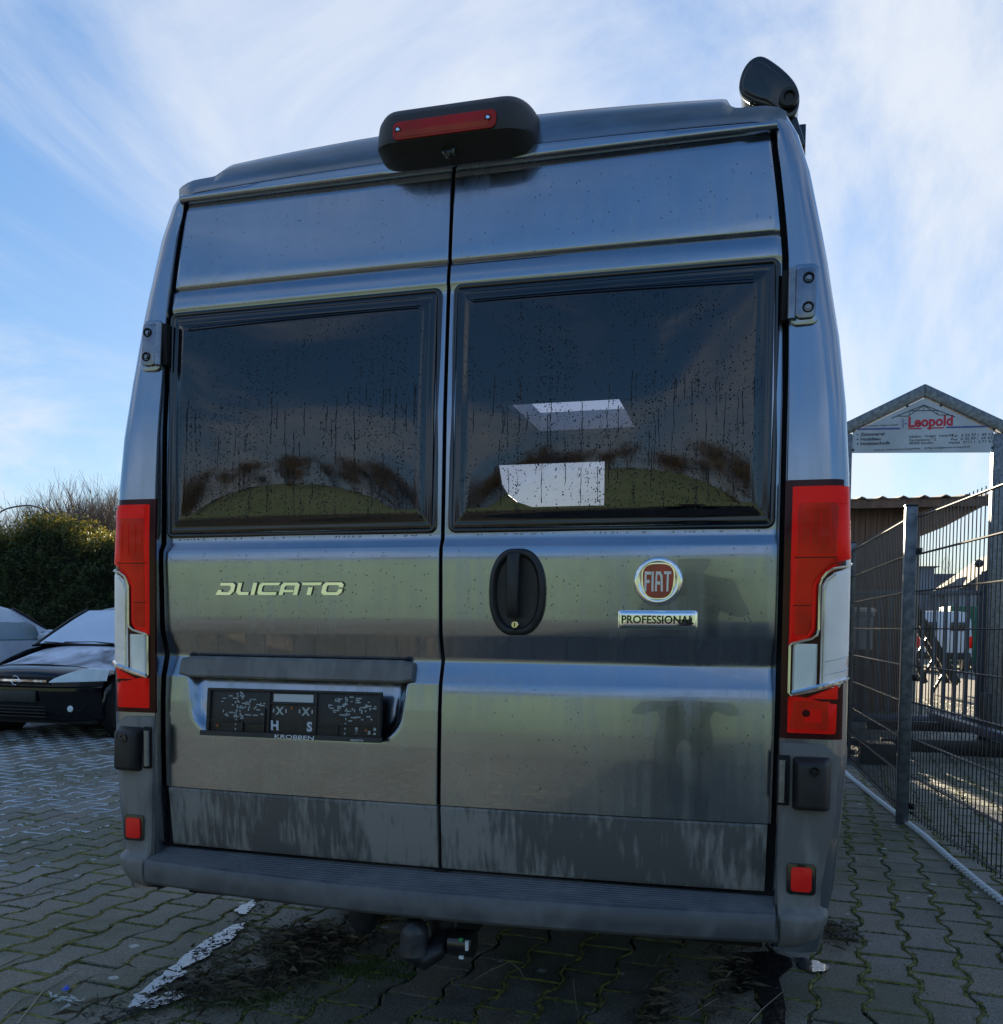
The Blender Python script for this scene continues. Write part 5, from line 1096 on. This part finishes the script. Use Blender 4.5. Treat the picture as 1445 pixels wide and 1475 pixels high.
# green container
gc = empty('green_container', (at(1402, 905, 30).x+.1, 30, 0)); tag(gc, 'dark green skip container standing beside the white van far behind the gate', 'container')
GM = mat('container_green', (.02, .13, .085), .5, var=.2)
MB().box((-.75, 0, .15), (.75, 2, 2.0)).build('tub', GM, gc, bevel=.02)
for k in range(6): MB().box((-.70+.26*k, -.05, .2), (-.62+.26*k, -.001, 1.95)).build('rib', GM, gc, smooth=False)
wv_ = empty('white_van', (at(1360, 905, 27).x, 27, 0)); tag(wv_, 'small white delivery van parked far behind the gate, left of the green container', 'van')
WM = mat('white_vehicle_paint', (.62, .66, .70), .35, coat=.6)
vp = MB(); rows = []
for y, w1, zt in ((0, .66, 1.05), (.04, .78, 1.35), (.25, .80, 1.78), (1.2, .80, 1.82), (3.0, .80, 1.80), (3.6, .80, 1.1), (4.2, .78, .95), (4.3, .7, .6)):
    rows.append([(-w1*.98, y, .35), (-w1, y, .9), (-w1*.95, y, zt-.25), (-w1*.8, y, zt-.03), (0, y, zt), (w1*.8, y, zt-.03), (w1*.95, y, zt-.25), (w1, y, .9), (w1*.98, y, .35)])
vp.grid(rows); vp.add(rows[0], [tuple(range(9))]); vp.build('body', WM, wv_)
for s_ in (-1, 1):
    MB().box((s_*.38-.20, -.03, 1.22), (s_*.38+.20, .06, 1.46)).build('rear_window', M['blackgloss'], wv_, bevel=.02)
    MB().box((s_*.70-.06, -.035, .72), (s_*.70+.06, .03, 1.05)).build('tail_lamp', M['red'], wv_, bevel=.01)
    for y in (.7, 3.5): MB().lathe([(0, -.1), (.28, -.1), (.3, 0), (.28, .1), (0, .1)], (s_*.72, y, .3), 'X', 18).build('wheel', M['blackmatt'], wv_)
MB().box((-.72, -.08, .38), (.72, .02, .58)).build('bumper', M['blackmatt'], wv_, bevel=.02)
# street lamp
ls = empty('street_lamp', (at(1407, 905, 38).x, 38, 0)); tag(ls, 'thin street lamp with a round head above the dark gabled roof', 'street lamp')
MB().tube([(0, 0, 0), (0, 0, 3.72)], .04, 8).build('pole', M['darksteel'], ls); MB().lathe([(0, 3.7), (.12, 3.74), (.18, 3.86), (.14, 3.98), (0, 4.05)], (0, 0, 0), 'Z', 14).build('lamp_head', M['darksteel'], ls)
# red sign at the right margin and grey cabinet
rs = empty('red_sign', (at(1449, 905, 9.6).x, 9.6, 0)); tag(rs, 'red-topped notice fixed beyond the right gantry post at the picture edge', 'sign')
MB().box((-.03, 0, 0), (.03, .05, 2.1)).build('post', M['steel'], rs); MB().box((-.09, -.02, 1.86), (.30, -.001, 2.12)).build('red_panel', mat('red_panel', (.42, .03, .04), .5), rs, smooth=False)
MB().box((-.09, -.02, 1.25), (.30, -.001, 1.50)).build('grey_panel', mat('grey_panel', (.25, .27, .30), .5), rs, smooth=False)

# ================================================================== BARE TREES AND SHRUBS
M['bark'] = mat('bare_bark', (.10, .075, .055), .85, var=.3, vscale=6); M['twigs'] = mat('thin_twigs', (.17, .125, .095), .8, var=.2)
def bare_tree_mesh(name, h, seed, spread=.5, depth=5, r=.09, kids=3, m=None, stems=1):
    rn = random.Random(seed); mb = MB()
    def grow(p, d, L_, r_, k):
        q = p; pts = [p]
        for i in range(3):
            d = (d+Vector((rn.gauss(0, .10), rn.gauss(0, .10), rn.gauss(.04, .06)))).normalized(); q = q+d*L_/3; pts.append(q)
        mb.tube(pts, r_, 5 if k > 2 else 3, cap=False, r1=r_*.6)
        if k == 0: return
        for i in range(kids if k > 1 else kids+1):
            a = rn.uniform(0, 6.28); s_ = rn.uniform(.5, 1)*spread; nd = (d+Vector((math.cos(a)*s_, math.sin(a)*s_, rn.uniform(-.05, .35)))).normalized()
            st0 = pts[rn.choice((2, 3, 3))]; grow(st0, nd, L_*rn.uniform(.6, .82), r_*.55, k-1)
    for s_ in range(stems):
        p = Vector((rn.gauss(0, .25) if stems > 1 else 0, rn.gauss(0, .2) if stems > 1 else 0, 0)); grow(p, Vector((rn.gauss(0, .15), rn.gauss(0, .15), 1)).normalized(), h*.34, r, depth)
    me = bpy.data.meshes.new(name); me.from_pydata(mb.v, [], mb.f); me.materials.append(m or M['bark']); return me
def put(me, name, loc, rz, s_, label, cat, group=None):
    o = bpy.data.objects.new(name, me); COL.objects.link(o); o.location = loc; o.rotation_euler = (0, 0, rz); o.scale = (s_, s_, s_); tag(o, label, cat, group); return o
shrubs = [bare_tree_mesh('bare_shrub', 4.0, 40+i, .62, 4, .035, 4, M['twigs'], 4) for i in range(3)]
rn = random.Random(8)
for i, (px, Y, s_) in enumerate(((-20, 13.5, .92), (18, 12.8, .90), (50, 13.6, .95), (82, 12.9, .98), (108, 13.8, 1.04), (133, 12.8, .98), (160, 13.5, 1.10), (195, 13.2, 1.02))):
    p = at(px, 800, Y)
    lab = ['leftmost bare shrub above the hedge at the picture edge', 'bare shrub above the hedge, under the left end of the bramble arch', 'bare shrub above the hedge, inside the bramble arch', 'bare shrub above the hedge where the bramble arch comes down', 'tallest reddish bare shrub left of the golden hedge top', 'bare shrub right above the golden hedge top', 'bare shrub above the hedge, touching the van outline', 'bare shrub behind the hedge hidden by the van'][i]
    put(shrubs[i % 3], 'bare_shrub', (p.x, Y, 0), rn.uniform(0, 6), s_, lab, 'bare shrub', 'bare shrubs behind the hedge')
ftree = bare_tree_mesh('bare_tree', 6, 77, .5, 4, .07, 3, M['twigs'])
p = at(1357, 905, 42); put(ftree, 'bare_tree', (p.x, 42, 0), 1, .72, 'bare leafless tree standing far behind the gate above the low hall', 'tree', 'bare trees behind the yard'); p = at(1340, 905, 46); put(ftree, 'bare_tree', (p.x, 46, 0), 4, .62, 'smaller bare tree left of the leafless tree behind the gate', 'tree', 'bare trees behind the yard')

# hedge: thousands of small leaf sprays on a lumpy volume
def leaf_cloud(n, pos, size, seed, nrm_up=.3):
    rg = np.random.default_rng(seed); V = np.zeros((n, 4, 3)); c_ = pos(rg, n)
    a = rg.normal(size=(n, 3)); a /= np.linalg.norm(a, axis=1)[:, None]; b = rg.normal(size=(n, 3)); b -= (a*b).sum(1)[:, None]*a; b /= np.linalg.norm(b, axis=1)[:, None]
    s_ = rg.uniform(size[0], size[1], n)[:, None]
    V[:, 0] = c_-a*s_; V[:, 1] = c_-b*s_*.35; V[:, 2] = c_+a*s_; V[:, 3] = c_+b*s_*.35
    return V.reshape(-1, 3)
def quads_mesh(name, V, mats, idx=None):
    n = len(V)//4; me = bpy.data.meshes.new(name); me.vertices.add(n*4); me.vertices.foreach_set('co', V.ravel()); me.loops.add(n*4); me.loops.foreach_set('vertex_index', np.arange(n*4, dtype=np.int32))
    me.polygons.add(n); me.polygons.foreach_set('loop_start', np.arange(0, n*4, 4, dtype=np.int32)); me.update(calc_edges=True); me.validate()
    for m in mats: me.materials.append(m)
    if idx is not None: me.polygons.foreach_set('material_index', idx.astype(np.int32))
    return me
def leafmat(name, col):
    m = mat(name, col, .6); t = m.node_tree; b = t.nodes['Principled BSDF']; o = t.nodes['Material Output']
    tl_ = t.nodes.new('ShaderNodeBsdfTranslucent'); tl_.inputs[0].default_value = (col[0]*1.6, col[1]*1.5, col[2]*.8, 1); mx = t.nodes.new('ShaderNodeMixShader'); mx.inputs[0].default_value = .35
    t.links.new(b.outputs[0], mx.inputs[1]); t.links.new(tl_.outputs[0], mx.inputs[2]); t.links.new(mx.outputs[0], o.inputs[0]); return m
LM = [leafmat('hedge_leaf_dark', (.040, .058, .022)), leafmat('hedge_leaf_mid', (.070, .092, .032)), leafmat('hedge_leaf_sunlit', (.15, .13, .03))]  # the last tone paints low sunlight onto leaves near the top
def htop(x): return 2.66+.16*math.sin(x*1.7+.6)+.10*math.sin(x*4.1)+.06*math.sin(x*9.3)
hv = np.vectorize(lambda x, z: noisef(x, z, 4.2, 1.9)+.6*noisef(x, z, 9.2, 5.5))
def hpos(rg, n):
    x = rg.uniform(-17, -2.5, n); x = np.where(rg.random(n) < .7, rg.uniform(-13, -7, n), x); top = np.vectorize(htop)(x); onface = rg.random(n) < .72
    z = np.where(onface, rg.random(n)*top, top-np.abs(rg.normal(0, .10, n))); f_n = hv(x, z)
    y = np.where(onface, 10.15+rg.random(n)**2*.35 - .30*f_n + .25*np.clip((z-top+.5)/.5, 0, 1), 10.2+rg.random(n)*1.1)
    z = z + np.where(onface, 0, np.clip(rg.normal(0, .09, n), -.1, .4)); return np.stack([x, y, z], 1)
V = leaf_cloud(60000, hpos, (.020, .050), 5)
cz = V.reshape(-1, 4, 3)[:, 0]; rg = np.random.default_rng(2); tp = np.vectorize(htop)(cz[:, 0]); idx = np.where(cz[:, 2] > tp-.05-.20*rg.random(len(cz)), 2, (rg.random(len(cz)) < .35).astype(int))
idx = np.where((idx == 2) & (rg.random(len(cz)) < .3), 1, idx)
hg = empty('hedge', (-8, 10.6, 0)); tag(hg, 'tall clipped dark green hedge with a sunlit golden top behind the parked cars', 'hedge')
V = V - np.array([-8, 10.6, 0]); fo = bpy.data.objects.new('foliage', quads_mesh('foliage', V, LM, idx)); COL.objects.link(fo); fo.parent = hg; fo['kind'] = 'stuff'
hm = MB(); rows = []
for y, f0 in ((10.45, .0), (10.5, .96), (11.3, .94), (11.4, .0)): rows.append([(x+8, y-10.6+.08*math.sin(x*3), htop(x)*f0-.08) for x in np.linspace(-17, -2.5, 80)])
hm.grid(rows); hm.build('woody_core', mat('hedge_core', (.012, .015, .008), .9), hg)
def arc(pix, Y, r_, label):
    pts = [at(a, b, Y) for a, b in pix]; fine = []
    for i in range(len(pts)-1):
        p0, p1, p2, p3 = pts[max(i-1, 0)], pts[i], pts[i+1], pts[min(i+2, len(pts)-1)]
        for k in range(5): t_ = k/5; fine.append(.5*((2*p1)+(-p0+p2)*t_+(2*p0-5*p1+4*p2-p3)*t_*t_+(-p0+3*p1-3*p2+p3)*t_**3))
    fine.append(pts[-1]); o = MB().tube(fine, r_, 6).build('bramble_shoot', M['bramble']); tag(o, label, 'bramble'); return o
M['bramble'] = mat('bramble_stem', (.09, .04, .045), .6)
arc([(-30, 765), (0, 738), (22, 730), (48, 729), (70, 739), (86, 755), (102, 777), (108, 785)], 10.6, .013, 'long bramble shoot arching over the hedge top from the left edge')
arc([(92, 758), (104, 751), (118, 748), (135, 745), (150, 744)], 10.7, .009, 'shorter bramble shoot rising to the right over the golden hedge top')

# ================================================================== PARKED CARS
def hatchback(name, loc, rz, paint, frost, label, frosted_hood=True):
    car = empty(name, loc, rz); tag(car, label, 'car')
    # local: front faces -Y, width along X; front at y=0
    PZ = [(.18, .16), (.22, .06), (.30, .03), (.42, .015), (.50, .0), (.545, .004), (.56, .035), (.64, .045), (.70, .075), (.735, .14), (.76, .25)]
    def fy(x, z):
        ax = min(abs(x)/.84, 1.15); return ip(z, PZ) + .06*ax**2 + .34*ax**6
    def wid(z, y): 
        b = .84-.02*abs(z-.55)/.35; 
        if y > 3.4: b -= .10*((y-3.4)/.55)**2
        return b
    hoodz = lambda x, y: .76+.20*smooth01((y-.25)/.95*.9)**.9 - .075*(abs(x)/.8)**2.5
    mb = MB()
    zl = [.18, .22, .30, .36, .42, .46, .50, .53, .545, .552, .56, .60, .64, .67, .70, .72, .735, .75, .76]
    xl = list(np.linspace(-.80, .80, 37)); front = [[(x, fy(x, z), z-.075*(abs(x)/.8)**2.5*smooth01((z-.6)/.16)) for x in xl] for z in zl]
    mb.grid(front)
    hoody = [.0, .08, .2, .35, .55, .75, .95, 1.1, 1.22]
    mb.grid([[(x, fy(x, .76)+t_*(1-.25*(fy(x, .76)-.25)), hoodz(x, .25+t_)) for x in xl] for t_ in hoody])
    for s_ in (-1, 1):     # wings, doors, quarters
        ys_ = [0, .06, .14, .25, .4, .6, .8, 1.0, 1.3, 1.7, 2.2, 2.7, 3.1, 3.4, 3.6, 3.75, 3.85]
        rows = []
        for t_ in ys_:
            row = []
            for z in [.18, .3, .42, .5, .56, .64, .70, .76, .82, .88, .93]:
                y0 = fy(.80, min(z, .76)); y = y0+t_*(3.9-y0)/3.9; ww = .80+.045*smooth01(t_/.2)-(.03*smooth01((z-.6)/.35)) ; zt = .76-.075+.24*smooth01((y-.3)/1.0) if y < 1.4 else .94
                zz = .18+(z-.18)*(zt-.18)/.75
                arch = 0
                row.append((s_*(ww if y < 3.3 else ww-.1*((y-3.3)/.55)**2), y, zz))
            rows.append(row)
        mb.grid(rows, flip=s_ < 0)
    mb.grid([[(x*(.95 if abs(x) > .7 else 1), 3.86+.06*(1-(x/.8)**2), z) for x in np.linspace(-.8, .8, 11)] for z in (.2, .5, .9, .95)])
    body = mb.build('body', paint, car, angle=40)
    if frosted_hood:
        fh = MB(); fh.grid([[(x, fy(x, .76)+t_*(1-.25*(fy(x, .76)-.25)), hoodz(x, .25+t_)+.004) for x in list(np.linspace(-.76, .76, 25))] for t_ in [.10, .14, .2, .3, .45, .6, .8, 1.0, 1.16]])
        fh.build('frosted_bonnet', frost, car)
    # greenhouse
    gp_ = [(1.12, .955), (1.35, 1.10), (1.60, 1.25), (1.85, 1.375), (2.1, 1.425), (2.5, 1.445), (3.0, 1.42), (3.4, 1.34), (3.7, 1.12), (3.85, .95)]
    mb = MB(); rows = []
    for y, zt in gp_:
        k = (zt-.94)/.5; wr = .76-.20*k; rows.append([(-.79 if k > .1 else -.78, y, .93), (-(.79-.07*k), y, .94+(zt-.94)*.35), (-(wr+.03), y, .94+(zt-.94)*.85), (-wr*.93, y, zt-.01*k), (-wr*.5, y, zt+.008), (0, y, zt+.012), (wr*.5, y, zt+.008), (wr*.93, y, zt-.01*k), (wr+.03, y, .94+(zt-.94)*.85), (.79-.07*k, y, .94+(zt-.94)*.35), (.79, y, .93)])
    mb.grid(rows); mb.build('roof', paint, car, angle=50)
    ws = MB(); rows = []
    for y, zt in [(1.135, .962), (1.35, 1.10), (1.60, 1.25), (1.80, 1.352)]:
        k = (zt-.94)/.5; wr = .76-.20*k; rows.append([(x*wr*.91, y-.008-.0*abs(x), zt+.012-.004*x*x) for x in np.linspace(-1, 1, 11)])
    ws.grid(rows); ws.build('windscreen', M['frostglass'], car)
    for s_ in (-1, 1):
        sw = MB(); rows = []
        for y in (1.55, 1.75, 2.0, 2.4, 2.8, 3.2):
            zt = ip(y, gp_); k = (zt-.94)/.5; wr = .76-.20*k; rows.append([(s_*(.785+.012-.05*0), y, .965), (s_*(.79-.07*k+.006), y, .94+(zt-.94)*.35), (s_*(wr+.05), y, .94+(zt-.94)*.74)])
        sw.grid(rows, flip=s_ < 0); sw.build('side_window', M['sideglass'], car)
        MB().tube([(s_*.72, 1.11, .955), (s_*.70, 1.35, 1.095), (s_*.665, 1.60, 1.245), (s_*.62, 1.85, 1.37)], .014, 6).build('pillar_trim', M['blackmatt'], car)
        mm = MB(); mm.lathe([(0, -.10), (.06, -.09), (.075, 0), (.065, .07), (0, .09)], (s_*.90, 1.50, 1.02), 'X', 14); mi_ = mm.build('wing_mirror', frost if frosted_hood else paint, car)
        MB().box((s_*.90-.075, 1.575, .975), (s_*.90+.075, 1.585, 1.065)).build('mirror_glass', M['sideglass'], mi_, bevel=.02)
        hl = MB(); rows = []
        for t_ in np.linspace(0, 1, 12):
            x = .40+.42*t_; zt = .618+.150*min(1, (t_/.75))**.75-.02*max(0, t_-.8)/.2; zb = .600+.030*t_
            rows.append([(s_*x, fy(x, .66)-.030+(z-.66)*.35+(.03 if abs(z-zb) < .003 or abs(z-zt) < .003 else 0), z-.075*(x/.8)**2.5*.3) for z in (zb, zb+.006, zb+(zt-zb)*.5, zt-.006, zt)])
        hl.grid(rows, flip=s_ < 0); hl.build('headlight', M['headlamp'], car)
        fg = MB(); fg.prism([(s_*.46, .27), (s_*.66, .30), (s_*.74, .40), (s_*.56, .36), (s_*.48, .33)], .02, to=lambda a, b, d: (a, fy(a, b)-.006+d, b)); fg.build('fog_lamp_recess', M['gap'], car, smooth=False)
        MB().lathe([(0, -.012), (.03, -.010), (.034, 0)], (s_*.60, fy(.60, .34)-.008, .335), 'Y', 14).build('fog_lamp', M['headlamp'], car)
        for y in (.72, 3.2):
            w_ = MB().lathe([(.18, -.09), (.27, -.10), (.30, -.08), (.305, 0), (.30, .08), (.18, .09)], (s_*.76, y, .305), 'X', 24).build('wheel', M['blackmatt'], car)
            MB().lathe([(0, s_*.08), (.16, s_*.075), (.19, s_*.095)], (s_*.76, y, .305), 'X', 16).build('rim', M['dullmetal'], w_)
            MB().lathe([(.30, s_*.02), (.355, s_*.022), (.36, -s_*.1), (.30, -s_*.1)], (s_*.845, y, .305), 'X', 24).build('wheel_arch', M['gap'], body)
    g = MB(); g.grid([[(x, fy(x, z)-.006, z) for x in np.linspace(-.40, .40, 13)] for z in (.575, .60, .63, .655)]); g.build('grille', M['gap'], car)
    MB().grid([[(x, fy(x, z)-.018, z) for x in np.linspace(-.36, .36, 13)] for z in (.604, .626)]).build('chrome_bar', M['chrome'], car)
    em = MB().lathe([(.042, 0), (.046, -.005), (.050, 0)], (0, fy(0, .61)-.026, .615), 'Y', 28).build('emblem', M['chrome'], car)
    e2 = MB(); e2.prism([(-.06, .612), (-.012, .617), (-.016, .622), (.06, .618), (.012, .611), (.016, .606)], .003, to=lambda a, b, d: (a, fy(0, .61)-.030+d, b)); e2.build('emblem_bolt', M['chrome'], em, smooth=False)
    MB().box((-.27, fy(0, .47)-.022, .40), (.27, fy(0, .47)-.006, .515)).build('number_plate', mat('dim_plate', (.03, .03, .03), .5, var=.4, vscale=40), car, bevel=.003)
    for k in range(4): MB().box((-.36, fy(0, .3)-.012, .245+.034*k), (.36, fy(0, .3)+.01, .257+.034*k)).build('lower_grille_slat', M['blackmatt'], car, bevel=.002, seg=1)
    MB().grid([[(x, fy(x, .20)-.012+(.02 if z < .2 else 0), z) for x in np.linspace(-.74, .74, 21)] for z in (.175, .18, .205, .21)]).build('lip', M['blackmatt'], car)
    wp = MB(); wp.tube([(.45, 1.10, .972), (.05, 1.16, .992), (-.35, 1.14, .985)], .008, 6); wp.tube([(-.10, 1.10, .968), (-.62, 1.13, .985)], .007, 6); wp.build('wiper', M['blackmatt'], car)
    return car
M['frost'] = mat('frost_on_dark_paint', (.13, .14, .17), .6, col2=(.62, .66, .76), vscale=3.2, lo=.33, hi=.58, bump=.2, bscale=300, detail=9, stretch=(1, .6, 1), dist=.8)
M['frostglass'] = mat('frosted_windscreen', (.52, .62, .76), .55, col2=(.60, .70, .84), vscale=2)
M['sideglass'] = mat('misted_side_glass', (.12, .17, .19), .2, col2=(.17, .22, .24), vscale=3, coat=1)
M['headlamp'] = mat('misted_headlamp', (.80, .88, .90), .45, col2=(.66, .76, .80), vscale=12)
M['silverfrost'] = mat('frost_on_silver_paint', (.58, .64, .74), .5, col2=(.50, .56, .66), vscale=4)
M['blackpaint'] = mat('black_car_paint', (.006, .006, .009), .12, spec=.35, coat=.35, coat_r=.02)
hatchback('black_hatchback', (-6.48, 5.5, 0), 0, M['blackpaint'], M['frost'], 'black hatchback with frosted bonnet and windscreen parked at the left edge facing us')
hatchback('silver_hatchback', (-9.15, 9.55, .02), R(180), M['silverfrost'], M['silverfrost'], 'frosted silver car parked nose-in to the hedge beyond the black hatchback', False)

# ================================================================== BEHIND THE CAMERA (seen mirrored in the paint and windows)
bk = MB(); rows = []
for y, z in ((-15, -.02), (-16.5, .05), (-20, .9), (-26, 2.7), (-34, 5.6), (-42, 7.6), (-60, 7.8)): rows.append([(x, y+1.2*noisef(x, y, 0, .05), z+.35*noisef(x, y, 1, .06)*(1 if z > .5 else 0)) for x in np.linspace(-110, 110, 60)])
bk.grid(rows); bank = bk.build('grass_bank', mat('grass_bank_green', (.115, .185, .115), .9, col2=(.17, .23, .15), vscale=.6, bump=.5, bscale=10)); bank['kind'] = 'structure'
bt = [bare_tree_mesh('bare_tree', 6.5, 60+i, .62, 4, .07, 4, mat('dark_far_bark', (.055, .045, .036), .9), 5) for i in range(3)]
rn = random.Random(12)
for i in range(90):
    x = -62+i*1.4+rn.uniform(-1.5, 1.5); put(bt[i % 3], 'bare_tree', (x, -41+rn.uniform(-4, 3), 6.9), rn.uniform(0, 6), rn.uniform(.32, .54), 'bare tree of the row on top of the grass bank behind the photographer', 'tree', 'bare trees on the grass bank').scale.x *= 1.9

# the photographer, bending towards the phone; seen as a dark reflection in the right door
ph_ = empty('person', (.72, -3.0, 0)); ph_.scale = (1.18, 1, 1); tag(ph_, 'person in dark jacket and cap holding a phone, mirrored in the right rear door', 'person')
def skin(name, verts, edges, radii, m, par, sub=2):
    me = bpy.data.meshes.new(name); me.from_pydata(verts, edges, []); o = bpy.data.objects.new(name, me); COL.objects.link(o); o.parent = par
    md = o.modifiers.new('skin', 'SKIN'); sv = me.skin_vertices[0].data
    for i, r_ in enumerate(radii): sv[i].radius = (r_, r_*.85) if not isinstance(r_, tuple) else r_
    sv[0].use_root = True; md.use_smooth_shade = True; sb = o.modifiers.new('sub', 'SUBSURF'); sb.levels = sub; sb.render_levels = sub; me.materials.append(m); return o
V_ = [(0, 0, .86), (0, .0, 1.0), (0, .06, 1.16), (0, .12, 1.30), (0, .17, 1.40), (0, .20, 1.46)]
Rr = [(.17, .12), (.15, .11), (.18, .12), (.17, .10), (.06, .06), (.055, .055)]; E_ = [(0, 1), (1, 2), (2, 3), (3, 4), (4, 5)]
for s_ in (-1, 1):
    b0 = len(V_); V_ += [(s_*.10, 0, .80), (s_*.11, .06, .46), (s_*.12, -.02, .09), (s_*.13, .12, .04)]; Rr += [.095, .065, .05, .04]; E_ += [(0, b0), (b0, b0+1), (b0+1, b0+2), (b0+2, b0+3)]
    b0 = len(V_); V_ += [(s_*.19, .11, 1.31), (s_*.27, .20, 1.09), (s_*.13, .42, 1.19), (s_*.085, .49, 1.22)]; Rr += [.065, .05, .036, .028]; E_ += [(3, b0), (b0, b0+1), (b0+1, b0+2), (b0+2, b0+3)]
jacket = mat('dark_jacket', (.018, .020, .026), .75, var=.2, vscale=10); skinm = mat('skin', (.42, .26, .19), .5)
skin('body', V_, E_, Rr, jacket, ph_)
hd_ = MB(); rows = []
for k in range(13):
    a = math.pi*k/12; z = math.cos(a)*.125; r_ = math.sin(a); rows.append([(r_*.078*math.cos(b), .235+r_*.095*math.sin(b)+(.012 if (-.05 < z < .0 and abs(b-math.pi/2) < .3) else 0), 1.545+z) for b in [2*math.pi*i/20 for i in range(20)]])
hd_.grid(rows, close=True); head = hd_.build('head', skinm, ph_)
for s_ in (-1, 1): MB().lathe([(0, -.006), (.012, 0), (0, .006)], (s_*.03, .322, 1.56), 'Y', 10).build('eye', M['blackgloss'], head); MB().lathe([(0, -.02), (.02, 0), (0, .02)], (s_*.08, .235, 1.54), 'X', 10).build('ear', skinm, head)
MB().tube([(0, .325, 1.565), (0, .345, 1.53)], .011, 8).build('nose', skinm, head); MB().box((-.022, .318, 1.492), (.022, .326, 1.498)).build('mouth', mat('lips', (.3, .1, .09), .5), head)
cp = MB(); rows = []
for k in range(8): a = math.pi/2*k/7; rows.append([(math.sin(a)*.088*math.cos(b), .228+math.sin(a)*.105*math.sin(b), 1.575+math.cos(a)*.11) for b in [2*math.pi*i/20 for i in range(20)]])
cp.grid(rows, close=True); cp.build('cap', jacket, ph_)
for s_ in (-1, 1):
    hv_ = [(s_*.085, .49, 1.22), (s_*.075, .53, 1.225)]; he = [(0, 1)]; hr = [.026, .030]
    for f, (dz_, ln) in enumerate(((.030, .042), (.012, .046), (-.006, .044), (-.023, .036))):
        b0 = len(hv_); hv_ += [(s_*.072, .56, 1.225+dz_), (s_*.060, .575+ln*.2, 1.225+dz_), (s_*.060-s_*ln*.6, .582, 1.225+dz_)]; he += [(1, b0), (b0, b0+1), (b0+1, b0+2)]; hr += [.0095, .0088, .0075]
    b0 = len(hv_); hv_ += [(s_*.055, .52, 1.255), (s_*.035, .545, 1.262)]; he += [(1, b0), (b0, b0+1)]; hr += [.011, .009]
    skin('hand', hv_, he, hr, skinm, ph_, 1)
po = MB().box((-.078, .562, 1.185), (.078, .572, 1.262)).build('phone', M['blackgloss'], None, bevel=.003); po.location = (.72, -3.0, 0); tag(po, 'black phone held sideways in both hands of the photographer', 'phone')
